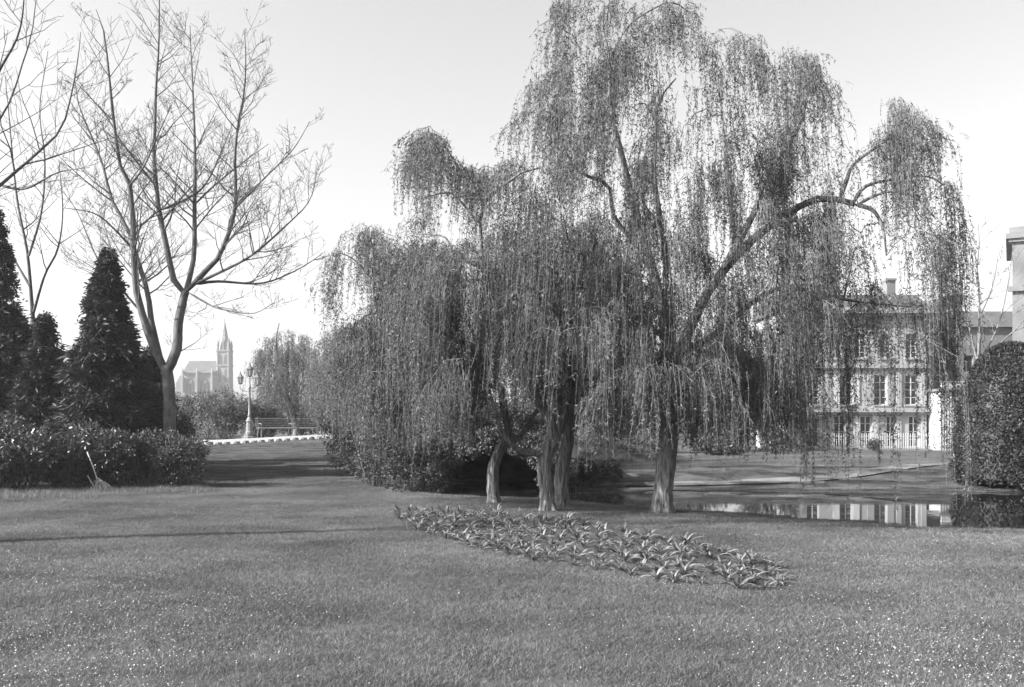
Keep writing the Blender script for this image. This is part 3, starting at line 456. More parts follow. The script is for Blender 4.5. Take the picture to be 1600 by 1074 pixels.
# ------------------------------------------------------------------ lamp post and bench on the upper path
lx, ly = wx(390, 45.5), 45.5; lz = seat(lx, ly); s_ = 44.6/F
root = empty('lamp_post', (lx, ly, lz), 'ornate cast-iron lamp post with three lanterns beside the bench', 'lamp post')
MB().lathe(lx, ly, [(.34, lz-.05), (.34, lz+.1), (.27, lz+.16), (.27, lz+.24)], 8).build('plinth', M['stone_dark'], root)
MB().lathe(lx, ly, [(.2, lz+.24), (.2, lz+.34), (.155, lz+.4), (.15, lz+.8), (.19, lz+.86), (.13, lz+.94), (.08, lz+1.05)], 10).build('base', M['iron_pale'], root)
MB().lathe(lx, ly, [(.075, lz+1.05), (.1, lz+1.12), (.06, lz+1.2), (.055, lz+1.7), (.045, lz+2.35), (.08, lz+2.4), (.08, lz+2.46), (.04, lz+2.5), (.035, lz+3.0)], 12).build('column', M['iron_pale'], root, True)
for (dx, z0, sc) in ((-.44, 2.62, .85), (.36, 2.55, 1.), (0, 2.98, .95)):
    if dx:
        MB().tube(resample([(lx, ly, lz+2.3), (lx+dx*.5, ly, lz+2.28), (lx+dx, ly, lz+2.4), (lx+dx, ly, lz+z0)], 9), .02, 6).build('arm', M['iron_pale'], root)
    X0 = lx+dx; zb = lz+z0; lan = MB().lathe(X0, ly, [(.05*sc, zb-.02), (.11*sc, zb), (.11*sc, zb+.03)], 6).build('lantern', M['iron'], root)
    MB().lathe(X0, ly, [(.1*sc, zb+.03), (.16*sc, zb+.36*sc)], 6).build('pane', M['lamp_glass'], lan)
    fr = MB()
    for q in range(6): a = q*math.pi/3; fr.tube([(X0+.108*sc*math.cos(a), ly+.108*sc*math.sin(a), zb+.03), (X0+.168*sc*math.cos(a), ly+.168*sc*math.sin(a), zb+.36*sc)], .011, 4)
    fr.build('glazing_bars', M['iron'], lan); MB().lathe(X0, ly, [(.21*sc, zb+.36*sc), (.2*sc, zb+.39*sc), (.1*sc, zb+.48*sc), (.06*sc, zb+.55*sc), (.05*sc, zb+.6*sc), (.01, zb+.72*sc)], 6).build('cap', M['iron_pale'], lan)
b0 = np.array([wx(402, 46.3), 46.3]); b1 = np.array([wx(499, 48.1), 48.1]); bu = unit(b1-b0); bn = np.array([bu[1], -bu[0]]); BL = float(np.linalg.norm(b1-b0)); bz = (seat(*b0)+seat(*b1))/2+.03
root = empty('park_bench', (*((b0+b1)/2), bz), 'long slatted park bench with curved iron supports on the upper path', 'bench')
def bp_(t, o, z): q = b0+bu*t*BL+bn*o; return (q[0], q[1], bz+z)
for k in range(4): MB().tube([bp_(-.02, .08+.1*k, .44-.01*k), bp_(1.02, .08+.1*k, .44-.01*k)], .032, 4).build('seat_slat', M['dark_wood'], root)
for k in range(5): MB().tube([bp_(-.02, -.01-.035*k, .54+.085*k), bp_(1.02, -.01-.035*k, .54+.085*k)], .022, 4).build('back_slat', M['dark_wood'], root)
for t in (.02, .5, .98):
    s = MB(); s.tube(resample([bp_(t, .42, -.08), bp_(t, .38, .2), bp_(t, .4, .4), bp_(t, .1, .41), bp_(t, 0, .5), bp_(t, -.1, .7), bp_(t, -.17, .93)], 16), .03, 6); s.tube(resample([bp_(t, -.2, -.08), bp_(t, -.05, .2), bp_(t, .05, .41)], 8), .03, 6); s.tube(resample([bp_(t, .4, .4), bp_(t, .42, .6), bp_(t, .2, .64), bp_(t, -.05, .62)], 10), .022, 6); s.build('support', M['iron_pale'], root, True)
# ------------------------------------------------------------------ broom leaning into the hedge
bd = 24.1; g = P(160, 764, bd); gzv = seat(g[0], bd); root = empty('besom_broom', (g[0], bd, gzv), 'pale twig broom leaning against the dark hedge', 'broom')
top = P(136, 706, bd+.55); neck = P(153, 752, bd+.1); MB().tube(resample([top, (top+neck)/2+[.01, 0, 0], neck, neck+(neck-top)*.12], 8), .017, 7).build('handle', M['wood'], root, True)
PT = []
for k in range(110):
    e = np.array([g[0]+rng.normal(.02, .13), bd-.12+rng.normal()*.06, gzv+abs(rng.normal())*.025+.012]); a = neck+rng.normal(size=3)*.012+[0, 0, .05]; mdl = (a+e)/2+[.03, -.02, .05]; PT.append(resample([a, mdl, e+[.05, 0, 0]], 5))
V, Fq = batch_tubes(np.array(PT), np.full((110, 5), .006), 3); mk('twig_head', V, [Fq], M['broom'], root)['kind'] = 'stuff'
MB().tube([neck+[0, 0, .06], neck+[.008, 0, .03], neck], .034, 8).build('binding', M['twig'], root)
a, b_ = P(137, 744, bd+.15), P(150, 767, bd-.1); b_[2] = gzv+.01; tag(MB().tube(resample([a, (a+b_)/2+[0, .02, 0], b_], 6), .012, 6).build('stick', M['wood'], None, True), 'short pale stick propped beside the broom head', 'stick')
# ------------------------------------------------------------------ the planted bed
lm = []
for k in range(6):
    K = 6; t = np.linspace(0, 1, K); L = rng.uniform(.25, .38); arch = rng.uniform(.6, 1.2); wv = rng.uniform(.02, .031)
    ang = 1.15-arch*t*1.35; dx = np.concatenate([[0], np.cumsum(np.cos(ang[:-1]))])*L/(K-1); dz = np.concatenate([[0], np.cumsum(np.sin(ang[:-1]))])*L/(K-1)
    wd = wv*np.array([.35, .75, 1., .95, .65, .05]); tw = rng.uniform(-.4, .4)*t; V = []
    for q in range(K): V += [(dx[q], -wd[q], dz[q]+.3*wd[q]+tw[q]*wd[q]), (dx[q], 0, dz[q]), (dx[q], wd[q], dz[q]+.3*wd[q]-tw[q]*wd[q])]
    i = np.arange(K-1)[:, None]*3+np.arange(2)[None]; lm.append(mesh_of('leaf', V, [np.stack([i, i+1, i+4, i+3], -1).reshape(-1, 4)], M['bed_leaf'], True))
bedpx = [(612, 806), (660, 800), (760, 803), (880, 815), (1000, 838), (1100, 858), (1190, 876), (1238, 908), (1195, 926), (1130, 922), (1050, 913), (930, 893), (830, 877), (720, 852), (645, 830)]
bed = [tuple(G(a, b_)[:2]) for a, b_ in bedpx]; pts = []
cand = rand_in(bed, 9000)
for q in cand:
    if all(np.hypot(*(q-p)) > .25 for p in pts): pts.append(q)
for q in pts:
    root = empty('rosette_plant', (q[0], q[1], seat(*q)-.01), 'leafy rosette plant in the long planted bed on the lawn', 'plant', 'plants of the lawn bed'); sc = rng.uniform(.45, .8); nl = rng.integers(13, 20); a0 = rng.uniform(0, 6.28)
    for k in range(nl):
        o = bpy.data.objects.new('leaf', random.choice(lm)); C.objects.link(o); o.parent = root
        inner = k >= nl*.6; o.rotation_euler = (rng.uniform(-.2, .2), rng.uniform(-.55, -.15) if inner else rng.uniform(.0, .45), a0+k*2.4+rng.uniform(-.3, .3)); v = sc*rng.uniform(.75, 1.1)*(.8 if inner else 1); o.scale = (v, v, v)
# ------------------------------------------------------------------ lawn grass, daisies, longer grass by the hedge
def blades(n, size, h0, h1, wd, lean=.5):
    c = np.c_[rng.uniform(-size/2, size/2, (n, 2)), np.full(n, -.01)]; a = rng.uniform(0, 6.283, n); s = np.c_[np.cos(a), np.sin(a), np.zeros(n)]*rng.uniform(.7, 1.2, (n, 1))*wd/2
    h = rng.uniform(h0, h1, n); tp = c+np.c_[rng.normal(size=(n, 2))*lean*h[:, None], h]; return np.stack([c-s, c+s, tp], 1).reshape(-1, 3), np.arange(3*n).reshape(-1, 3)
patches = []
for k in range(6):
    V, Ft = blades(6500, 1.15, .012, .048, .006, .9); patches.append(bpy.data.objects.new('grass_patch', mesh_of('grass_patch', V, [Ft], M['grass'])))
def scatter(name, pts, objs, seed, label, cat):
    me = bpy.data.meshes.new(name); me.vertices.add(len(pts)); me.vertices.foreach_set('co', np.asarray(pts, np.float32).ravel()); o = bpy.data.objects.new(name, me); C.objects.link(o)
    ng = bpy.data.node_groups.new(name, 'GeometryNodeTree'); ng.interface.new_socket('Geometry', in_out='INPUT', socket_type='NodeSocketGeometry'); ng.interface.new_socket('Geometry', in_out='OUTPUT', socket_type='NodeSocketGeometry')
    N = ng.nodes; L = ng.links; gi = N.new('NodeGroupInput'); go = N.new('NodeGroupOutput'); jn = N.new('GeometryNodeJoinGeometry')
    for ob in objs:
        oi = N.new('GeometryNodeObjectInfo'); oi.inputs['Object'].default_value = ob; oi.inputs['As Instance'].default_value = True; L.new(oi.outputs['Geometry'], jn.inputs[0])
    ip = N.new('GeometryNodeInstanceOnPoints'); ip.inputs['Pick Instance'].default_value = True; L.new(gi.outputs[0], ip.inputs['Points']); L.new(jn.outputs[0], ip.inputs['Instance'])
    rv = N.new('FunctionNodeRandomValue'); rv.data_type = 'FLOAT_VECTOR'; rv.inputs[0].default_value = (0, 0, 0); rv.inputs[1].default_value = (0, 0, 6.283); L.new(rv.outputs[0], ip.inputs['Rotation'])
    ri = N.new('FunctionNodeRandomValue'); ri.data_type = 'INT'; ri.inputs[4].default_value = 0; ri.inputs[5].default_value = len(objs)-1; ri.inputs['Seed'].default_value = seed; L.new(ri.outputs[2], ip.inputs['Instance Index'])
    L.new(ip.outputs[0], go.inputs[0]); md = o.modifiers.new('scatter', 'NODES'); md.node_group = ng; return tag(o, label, cat, kind='stuff')
gp = []
for y in np.arange(3.6, 50, .8):
    for x in np.arange(-.56*y-1.2, .56*y+1.2, .8):
        q = (x+rng.uniform(-.2, .2), y+rng.uniform(-.2, .2))
        if in_poly(*q, POND) or poly_dist(*q, POND) < .5: continue
        gp.append((*q, seat(*q)))
gp = [g_ for g_ in gp if poly_dist(g_[0], g_[1], [tuple(v) for v in upath]+[tuple(v) for v in upath[-2:0:-1]]) > 1.7]
scatter('lawn_grass', gp, patches, 3, 'short mown grass of the wide lawn', 'grass')
tg = []
for k in range(420):
    px = rng.uniform(-40, 330); q = G(px, rng.uniform(757, 776)+(4 if px < 150 else -6)); tg.append((q[0], q[1], seat(q[0], q[1])))
for k in range(160):
    q = np.array(Wp(rng.uniform(800, 1180), 0)) if False else None
V, Ft = blades(60, .32, .05, .16, .009, .4); tuft = bpy.data.objects.new('grass_tuft', mesh_of('grass_tuft', V, [Ft], M['tall_grass']))
scatter('long_grass', tg, [tuft], 5, 'longer unmown grass along the foot of the dark hedge', 'grass')
n = 80000; y = rng.uniform(4, 19, n); x = rng.uniform(-.58, .58, n)*y; k = np.abs(x/y)*F
den = np.clip(ss(40, 560, x/y*F)*1.1*ss(3, 7, y)+ss(-150, -640, x/y*F)*.8*(1-ss(9, 14, y))+.04, 0, 1)*(.3+.8*ss(.35, .75, vnoise(x*.7, y*.7, 9)))
keep = (rng.random(n) < den*.75) & ~in_poly(x, y, bed) & ~in_poly(x, y, POND) & (poly_dist(x, y, POND) > .8); x, y = x[keep], y[keep]; n = len(x); z = gz(x, y)+rng.uniform(.03, .055, n)
a = np.arange(7)*2*math.pi/7; r = rng.uniform(.0025, .0055, n); tl = rng.normal(size=(n, 2))*.35
V = np.stack([x[:, None]+r[:, None]*np.cos(a), y[:, None]+r[:, None]*np.sin(a), z[:, None]+r[:, None]*(np.cos(a)*tl[:, :1]+np.sin(a)*tl[:, 1:])], -1).reshape(-1, 3)
o = mk('daisies', V, [np.arange(7*n).reshape(-1, 7)], M['daisy']); tag(o, 'tiny white daisies sprinkled over the lawn', 'flowers', kind='stuff')
# ------------------------------------------------------------------ the house across the pond
hd = 68.0; hs = hd/F
def hx(px): return (px-800)*hs
def hz(py): return EYE-(py-HZ)*hs
hb = seat(hx(1350), hd); root = empty('white_house', (hx(1350), hd, hb), 'white plastered three-storey house with cornices seen through the willow', 'house')
x0, x1 = hx(1232), hx(1447); zt = hz(482); dep = 9.
ops = []
for cx_, wd_ in ((1270, 20), (1312, 18), (1353, 18), (1392, 14), (1428, 16)): ops.append((cx_, wd_, 650, 699))
for cx_ in (1270, 1322, 1376, 1424): ops.append((cx_, 20, 586, 633))
for cx_ in (1268, 1306, 1344, 1384, 1424): ops.append((cx_, 18, 522, 560))
def wall_with_openings(xa, xb, za, zb, rects, y0, thick):
    xs = sorted({xa, xb, *[r[0] for r in rects], *[r[1] for r in rects]}); zs = sorted({za, zb, *[r[2] for r in rects], *[r[3] for r in rects]}); mb = MB()
    for i in range(len(xs)-1):
        for j in range(len(zs)-1):
            mx, mz = (xs[i]+xs[i+1])/2, (zs[j]+zs[j+1])/2
            if not any(r[0] < mx < r[1] and r[2] < mz < r[3] for r in rects): mb.box(xs[i], xs[i+1], y0, y0+thick, zs[j], zs[j+1])
    return mb
rects = [(hx(c-w_/2), hx(c+w_/2), hz(b_), hz(a)) for c, w_, a, b_ in ops]
wall_with_openings(x0, x1, hb-.3, zt, rects, hd, .35).build('front_wall', M['plaster'], root)
MB().box(x0, x0+.35, hd+.352, hd+dep, hb-.3, zt).build('side_wall', M['plaster'], root); MB().box(x1-.35, x1, hd+.352, hd+dep, hb-.3, zt).build('side_wall', M['plaster'], root); MB().box(x0+.352, x1-.352, hd+dep-.35, hd+dep, hb-.3, zt).build('rear_wall', M['plaster'], root)
MB().box(x0+.36, x1-.36, hd+1.6, hd+1.7, hb-.3, zt-.1).build('dark_backing', M['dark'], root)  # near-black sheet behind the windows, colour stands in for unlit rooms
for (py, hh, pr) in ((486, 9, .5), (573, 5, .22), (641, 7, .4)): MB().box(x0-pr, x1+pr, hd-pr, hd-.003, hz(py+hh/2), hz(py-hh/2)).box(x0-pr*.5, x1+pr*.5, hd-pr*.5, hd-.004, hz(py+hh), hz(py+hh/2)-.002).build('cornice', M['plaster'], root)
for px in (1236, 1404, 1443): MB().box(hx(px-4), hx(px+4), hd-.08, hd-.002, hb, hz(646)).box(hx(px-4), hx(px+4), hd-.08, hd-.002, hz(636), hz(578)).build('pilaster', M['plaster'], root)
MB().prism([(hd-.3, zt+.02), (hd+dep+.3, zt+.02), (hd+dep-2.5, zt+1.3), (hd+2.5, zt+1.3)], 'x', x0-.3, x1+.3).build('roof', M['slate'], root)
MB().box(hx(1410), hx(1424), hd+2.8, hd+4, zt+1.1, zt+2.4).box(hx(1409), hx(1425), hd+2.7, hd+4.1, zt+2.4, zt+2.55).build('chimney', M['render_grey'], root)
for k, ((a, b_, c, e), (pc_, w_, t_, bt)) in enumerate(zip(rects, ops)):
    f = MB(); fw = .07; f.box(a, a+fw, hd+.12, hd+.2, c, e).box(b_-fw, b_, hd+.12, hd+.2, c, e).box(a+fw, b_-fw, hd+.12, hd+.2, e-fw, e).box(a+fw, b_-fw, hd+.12, hd+.2, c, c+fw); mx = (a+b_)/2
    win = f.build('window', M['white_paint'], root); g_ = MB(); g_.box(mx-.035, mx+.035, hd+.11, hd+.19, c+fw, e-fw)
    for j in range(1, 4): zz = c+(e-c)*j/4; g_.box(a+fw, mx-.036, hd+.13, hd+.18, zz-.02, zz+.02).box(mx+.036, b_-fw, hd+.13, hd+.18, zz-.02, zz+.02)
    g_.build('glazing_bars', M['white_paint'], win); MB().box(a+fw, b_-fw, hd+.2, hd+.215, c+fw, e-fw).build('pane', M['glass'], win); MB().box(a-.1, b_+.1, hd-.12, hd-.003, c-.1, c-.004).build('sill', M['plaster'], win)
    if k in (2, 3, 6, 7, 10): 
        for sd in (-1, 1):
            u0 = a-.48 if sd < 0 else b_+.03; MB().box(u0, u0+.45, hd-.06, hd-.004, c+.05, e).build('shutter', M['white_paint' if k in (2, 6) else 'shutter'], win)
MB().prism([(hd-.75, hz(655)), (hd-.005, hz(645)), (hd-.005, hz(649))], 'x', hx(1256), hx(1284)).build('door_hood', M['slate'], root)
# iron railing in front of the house
fr = empty('garden_railing', (hx(1390), hd-2.2, seat(hx(1390), hd-2.2)), 'white picket railing in front of the white house', 'fence'); ry = hd-2.2; rb = seat(hx(1390), ry); pk = MB().box(-.022, .022, -.015, .015, 0, 1.15).add([(-.022, -.015, 1.15), (.022, -.015, 1.15), (.022, .015, 1.15), (-.022, .015, 1.15), (0, 0, 1.25)], [(0, 1, 4), (1, 2, 4), (2, 3, 4), (3, 0, 4)])
pme = mesh_of('picket', np.concatenate(pk.V), [np.concatenate(f) for f in pk.F.values()], M['white_paint'])
for px in np.arange(1300, 1452, 3.6):
    o = bpy.data.objects.new('picket', pme); C.objects.link(o); o.parent = fr; o.location = (hx(px)*ry/hd-hx(1390), 0, -.02)
for zz in (.22, .95): MB().box(hx(1298)*ry/hd, hx(1453)*ry/hd, ry+.018, ry+.05, rb+zz, rb+zz+.05).build('rail', M['white_paint'], fr)
MB().box(hx(1296)*ry/hd, hx(1455)*ry/hd, ry-.1, ry+.14, rb-.2, rb+.14).build('footing', M['stone'], fr)
shrub('clipped_shrub', 'small round shrub by the white picket railing', hx(1366)*.955, hd-3, .9, .55, .5, 'shrub', 1600, (.1, .05))
# grey block with plain gable behind the house, glazed conservatory, tall corner building
gd = 78.; gs = gd/F
def q(px, py): return ((px-800)*gs, EYE-(py-HZ)*gs)
root = empty('grey_gabled_house', (q(1475, 668)[0], gd, 0), 'plain grey gable-walled house adjoining the white house', 'house')
a, b_ = q(1440, 700)[0], q(1503, 700)[0]; z1 = q(0, 486)[1]; z2 = q(0, 460)[1]
MB().prism([(a, -.5), (b_, -.5), (b_, z2-.4), (b_-.5, z2), (a, z1)], 'y', gd, gd+12).build('wall', M['render_grey'], root)
MB().prism([(a-.2, z1+.02), (b_-.5, z2+.02), (b_+.3, z2-.5), (b_+.3, z2-.3), (b_-.5, z2+.3), (a-.2, z1+.3)], 'y', gd-.3, gd+12.3).build('roof', M['stone'], root)
for (px, py) in ((1487, 540), (1487, 500)):
    u, v = q(px, py); wn = MB().box(u-.4, u+.4, gd-.06, gd-.003, v-.8, v+.8).build('window', M['white_paint'], root); MB().box(u-.32, u+.32, gd-.075, gd-.062, v-.72, v+.72).build('pane', M['glass'], wn)
rd = 100.; rs = rd/F; root = empty('grey_terrace', ((1560-800)*rs, rd, 0), 'long low grey terrace building behind the pale bare tree', 'building')
ra, rb_ = (1488-800)*rs, (1660-800)*rs; rz = EYE-(512-HZ)*rs; rc = [(ra+1.2+k*2.1, ra+2.2+k*2.1, z, z+1.7) for k in range(5) for z in (1.5, 4.6, 7.4)]
wall_with_openings(ra, rb_, -.5, rz, rc, rd, .4).build('wall', M['render_grey'], root)
MB().prism([(rd-.4, rz+.02), (rd+9, rz+.02), (rd+4.3, rz+2.2)], 'x', ra-.2, rb_+.2).build('roof', M['slate'], root)
for (c0, c1, c2, c3) in rc: wn = MB().box(c0, c1, rd+.25, rd+.3, c2, c3).build('window', M['white_paint'], root); MB().box(c0+.08, c1-.08, rd+.235, rd+.248, c2+.08, c3-.08).build('pane', M['glass'], wn)
cd = 66.; cs = cd/F
root = empty('conservatory', ((1494-800)*cs, cd, seat((1494-800)*cs, cd)), 'glazed conservatory with balustraded flat roof between house and clipped bush', 'conservatory')
u0, u1 = (1470-800)*cs, (1510-800)*cs; v0 = seat(u0, cd)-.2; v1 = EYE-(612-HZ)*cs
MB().box(u0+.05, u1-.05, cd+.1, cd+3, v0, v1).build('pane', M['lamp_glass'], root); fb = MB()
for k in range(11): uu = u0+(u1-u0)*k/10; fb.box(uu-.03, uu+.03, cd+.02, cd+.09, v0, v1)
fb.build('mullions', M['white_paint'], root); fb = MB()
for k in range(8): vv = v0+(v1-v0)*k/7; fb.box(u0, u1, cd, cd+.019, vv-.025, vv+.025)
fb.build('transoms', M['white_paint'], root); MB().box(u0-.15, u1+.15, cd-.15, cd+3.1, v1+.03, v1+.2).build('roof', M['stone_dark'], root)
for k in range(16): uu = u0+(u1-u0)*(k+.5)/16; MB().lathe(uu, cd, [(.04, v1+.2), (.07, v1+.38), (.035, v1+.62)], 6).build('baluster', M['white_paint'], root)
MB().box(u0, u1, cd-.08, cd+.08, v1+.62, v1+.72).build('handrail', M['white_paint'], root)
td = 82.; ts = td/F
root = empty('corner_building', ((1582-800)*ts, td, 0), 'tall pale stone building with moulded cornice rising beyond the bare tree', 'building')
def tq(px, py): return ((px-800)*ts, EYE-(py-HZ)*ts)
a = tq(1582, 0)[0]; b_ = a+9; top = tq(0, 356)[1]
rc = [(a+1.+k*2., a+1.9+k*2., z, z+1.7) for k in range(4) for z in (2., 5.2, 8.4, 12.)]
wall_with_openings(a, b_, -.5, top-1., rc, td, .4).build('wall', M['stone_dark'], root); MB().box(a, a+.4, td+.402, td+12, -.5, top-1.).box(b_-.4, b_, td+.402, td+12, -.5, top-1.).build('side_wall', M['stone_dark'], root)
for (p0, p1, pr) in ((356, 365, .25), (366, 374, .5), (374.2, 379, .3), (448, 456, .35)): MB().box(a-pr, b_+pr, td-pr, td-.004 if p0 > 370 else td+12, tq(0, p1)[1], tq(0, p0)[1]).build('cornice', M['stone_dark'], root)
for (c0, c1, c2, c3) in rc: wn = MB().box(c0, c1, td+.25, td+.3, c2, c3).build('window', M['white_paint'], root); MB().box(c0+.08, c1-.08, td+.235, td+.248, c2+.08, c3-.08).build('pane', M['glass'], wn)
root.rotation_euler = (0, 0, -math.radians(27.5))
# ------------------------------------------------------------------ the church
kd = 400.; ks = kd/F
def kx(px): return (px-800)*ks
def kz(py): return EYE-(py-HZ)*ks
root = empty('church', (kx(320), kd, 0), 'distant pale stone gothic church with pinnacled spire', 'church')
arches = [(298, 17), (321, 19)]
def arch_poly(cx_, wd_, spring, topy, bot, n=6):
    h = kx(cx_)-kx(cx_-wd_/2); c = kx(cx_); o = [(c-h, kz(bot)), (c+h, kz(bot)), (c+h, kz(spring))]
    for k in range(1, n): t = k/n; o.append((c+h*math.cos(t*math.pi/2)**.8, kz(spring)+(kz(topy)-kz(spring))*math.sin(t*math.pi/2)))
    o.append((c, kz(topy)))
    for k in range(n-1, 0, -1): t = k/n; o.append((c-h*math.cos(t*math.pi/2)**.8, kz(spring)+(kz(topy)-kz(spring))*math.sin(t*math.pi/2)))
    o.append((c-h, kz(spring))); return o
MB().box(kx(285), kx(338), kd, kd+16, -1, kz(583)).build('nave_wall', M['stone'], root)
MB().prism([(kd-1.2, kz(583)+.05), (kd+17, kz(583)+.05), (kd+8, kz(566)+1.)], 'x', kx(286), kx(337)).build('roof', M['slate'], root)
MB().box(kx(284), kx(339), kd-1., kd-.02, kz(584), kz(581)).build('parapet', M['stone'], root)
for cx_, wd_ in arches:
    wn = MB().prism(arch_poly(cx_, wd_, 604, 589, 650), 'y', kd-.45, kd-.03).build('window_arch', M['stone'], root); MB().prism(arch_poly(cx_, wd_-4, 604, 592, 650), 'y', kd-.55, kd-.46).build('window', M['slate'], wn)
    for dx in (-3.2, 3.2): MB().box(kx(cx_+dx)-.18, kx(cx_+dx)+.18, kd-.8, kd-.56, 0, kz(600)).build('mullion', M['stone'], wn)
    MB().lathe(0, 0, [(.9, -.1), (.9, .1)], 10).build('rosette', M['stone'], wn).matrix_world = Matrix.Translation((kx(cx_), kd-.7, kz(597))) @ Matrix.Rotation(math.pi/2, 4, 'X')
for px in (287, 309.5, 333): MB().box(kx(px-2), kx(px+2), kd-2.6, kd-.02, -1, kz(590)).lathe(kx(px), kd-1.3, [(.5, kz(590)), (.45, kz(580)), (.05, kz(575))], 6).build('buttress', M['stone'], root)
MB().box(kx(272), kx(284.9), kd+2, kd+12, -1, kz(600)).prism([(kx(271), kz(600)), (kx(284.9), kz(600)), (kx(284.9), kz(586)), (kx(279), kz(586))], 'y', kd+2.2, kd+11.8).build('side_chapel', M['stone_dark'], root)
tw0, tw1 = kx(337.5), kx(356.5); tc_ = (tw0+tw1)/2; th_ = (tw1-tw0)/2; ty = kd+1+th_
tw = MB().box(tw0, tw1, kd+1, kd+1+2*th_, -1, kz(548)).build('tower', M['stone'], root)
for py in (548, 571, 600): MB().box(tw0-.35, tw1+.35, kd+.65, kd+1.35+2*th_, kz(py)-.3, kz(py)+.3).build('string_course', M['stone'], tw)
for dx in (-1.25, 1.25):
    for (z_t, z_b, wv) in ((553, 569, .75), (575, 597, .5)):
        MB().prism([(tc_+dx-wv, kz(z_b)), (tc_+dx+wv, kz(z_b)), (tc_+dx+wv, kz(z_t+4)), (tc_+dx, kz(z_t)), (tc_+dx-wv, kz(z_t+4))], 'y', kd+.9, kd+.99).build('louvre', M['slate'], tw)
for sx in (-1, 1):
    for sy in (-1, 1): MB().lathe(tc_+sx*(th_-.3), ty+sy*(th_-.3), [(.75, -1), (.7, kz(600)), (.6, kz(548)), (.5, kz(540)), (.65, kz(539.5)), (.03, kz(529))], 6).build('pinnacle', M['stone'], tw)
sp = MB().lathe(tc_, ty, [(2.35, kz(548)), (2.1, kz(538)), (1.1, kz(519)), (.12, kz(500)), (.3, kz(499.4)), (.05, kz(497))], 8, math.pi/8).build('spire', M['stone'], root)
for k in range(4):
    a = k*math.pi/2-math.pi/2; ux, uy = math.cos(a), math.sin(a); MB().lathe(tc_+ux*2.0, ty+uy*2.0, [(.55, kz(548)), (.55, kz(536)), (.03, kz(527))], 4, a+math.pi/4).build('lucarne', M['stone_dark'], sp)
for k in range(8):
    a = k*math.pi/4+math.pi/8; cr_ = MB()
    for j in range(6): f = .15+j*.13; r_ = 2.2*(1-f)+.15; zz = kz(546)+(kz(502)-kz(546))*f; cr_.box(tc_+r_*math.cos(a)-.12, tc_+r_*math.cos(a)+.12, ty+r_*math.sin(a)-.12, ty+r_*math.sin(a)+.12, zz, zz+.35)
    cr_.build('crockets', M['stone'], sp)
# ------------------------------------------------------------------ trees and woods beyond the pond
def round_tree(label, px, d, top, low, rpx, n=5000, leaf=(.3, .12), mtl='far_leaf', name='leafy_tree', group='trees beyond the pond'):
    x = wx(px, d); z0 = seat(x, d); zt = EYE-(top-HZ)/F*d; zl = EYE-(low-HZ)/F*d; R = rpx/F*d; root = empty(name, (x, d, z0), label, 'tree', group)
    limb_mesh('trunk', resample([(x, d, z0-.1), (x+.1, d, (zl+z0)/2+.3), (x, d, (zl+zt)/2)], 8), .22, .1, M['willow_bark'], root, 8, .3)
    mb = MB()
    for k in range(7): a = k*.9; mb.tube(resample([(x, d, zl), (x+R*.35*math.cos(a), d+R*.35*math.sin(a), zl+(zt-zl)*.35), (x+R*.7*math.cos(a), d+R*.7*math.sin(a), zl+(zt-zl)*rng.uniform(.5, .8))], 6), np.linspace(.1, .02, 6), 5)
    mb.build('limbs', M['willow_bark'], root, True); k = 22; lc = unit(rng.normal(size=(k, 3)))*rng.uniform(.3, .75, (k, 1)); lr = rng.uniform(.22, .38, k); w_ = rng.integers(0, k, n); nr = unit(rng.normal(size=(n, 3)))
    p = lc[w_]+nr*(lr[w_]*np.clip(rng.normal(.85, .18, n), .1, 1.15))[:, None]; c = np.c_[x+p[:, 0]*R, d+p[:, 1]*R, (zl+zt)/2+p[:, 2]*(zt-zl)/2]; c[:, 2] = np.maximum(c[:, 2], z0+.1)
    V, Fq = leaf_quads(c, nr+rng.normal(size=(n, 3))*.6, rng.uniform(.6, 1.2, n)*leaf[0], rng.uniform(.7, 1.2, n)*leaf[1]); mk('crown', V, [Fq], M[mtl], root)['kind'] = 'stuff'
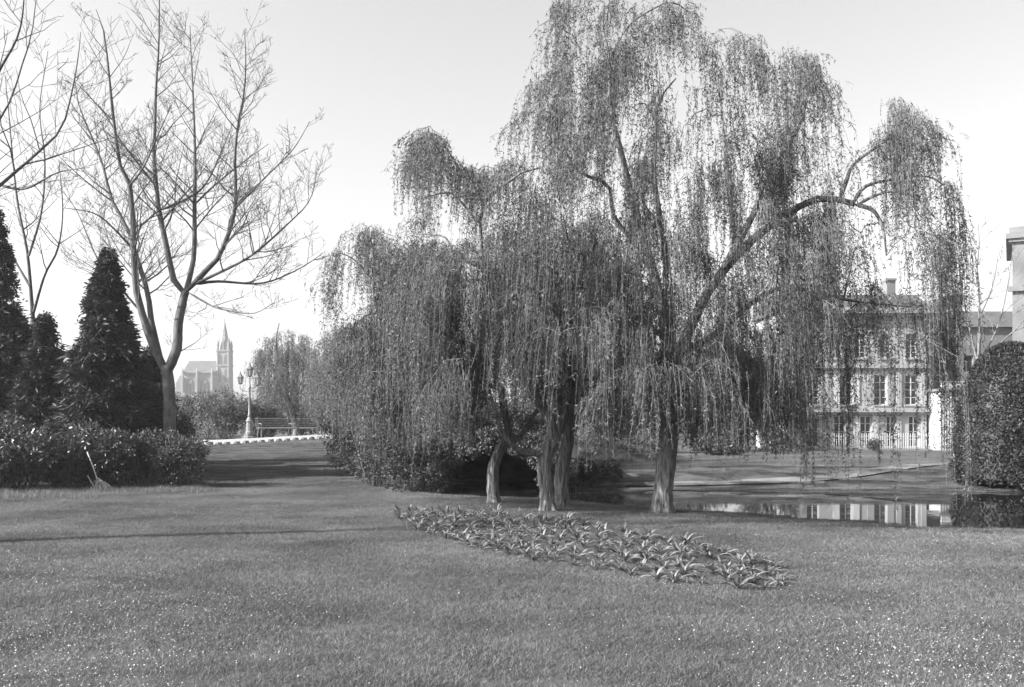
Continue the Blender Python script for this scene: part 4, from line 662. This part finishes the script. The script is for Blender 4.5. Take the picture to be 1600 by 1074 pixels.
for (px, d, top, low, r, lab) in [(600, 62, 520, 700, 75, 'leafy tree behind the shrub thicket, hidden by the slim willow'), (720, 66, 545, 705, 70, 'leafy tree behind the stone arch'), (850, 70, 560, 705, 75, 'leafy tree behind the low forked willow'), (960, 60, 590, 712, 60, 'low leafy tree between two willow trunks across the pond'),
                                  (1090, 64, 560, 708, 70, 'leafy tree across the pond beside the tallest willow trunk'), (1195, 66, 530, 706, 55, 'leafy tree at the side of the white house')]:
    round_tree(lab, px, d, top, low, r)
for (px, d, top, rpx, lab) in [(930, 36, 690, 45, 'low shrub on the far bank between the willow trunks'), (1120, 40, 672, 50, 'low shrub on the far bank past the tallest willow trunk'), (1215, 50, 665, 45, 'low shrub on the lawn near the house wall'), (1000, 40, 680, 40, 'low shrub on the far bank behind the tallest willow trunk')]:
    zt = EYE-(top-HZ)/F*d; r = rpx/F*d; shrub('far_bank_shrub', lab, wx(px, d), d, zt, r, r*.8, 'pale_shrub', 3500, (.14, .06), 12, 'shrubs on the far bank')
# far-off wood that closes the view
n = 60000; x = rng.uniform(-230, 260, n); row = rng.integers(0, 3, n); y = np.array([150, 190, 240])[row]+rng.normal(size=n)*5; hgt = (4.5+6*vnoise(x*.11, row*7.3)+2.5*vnoise(x*.4, row*3.1, 4))*np.array([.75, 1., 1.2])[row]; hgt = np.where(np.abs(x/y*F+490) < 130, np.minimum(hgt, 6+y*.01), hgt)
z = hgt*np.sqrt(rng.random(n)); c = np.c_[x, y, z]; V, Fq = leaf_quads(c, rng.normal(size=(n, 3)), rng.uniform(.5, 1.2, n), rng.uniform(.3, .7, n)); tag(mk('distant_wood', V, [Fq], M['far_leaf']), 'far-off hazy belt of trees closing the view', 'trees', kind='stuff')
# ------------------------------------------------------------------ haze
hm = bpy.data.materials.new('haze'); hm.use_nodes = True; t = hm.node_tree; t.nodes.clear(); mo = t.nodes.new('ShaderNodeOutputMaterial'); pv = t.nodes.new('ShaderNodeVolumePrincipled'); pv.inputs['Color'].default_value = (1, 1, 1, 1); pv.inputs['Density'].default_value = .00042; pv.inputs['Anisotropy'].default_value = .2
t.links.new(pv.outputs[0], mo.inputs['Volume']); S.cycles.volume_bounces = 0
tag(MB().box(-830, 830, -140, 1030, -3, 58).build('haze', hm), 'pale haze filling the air over the park', 'haze', kind='stuff')
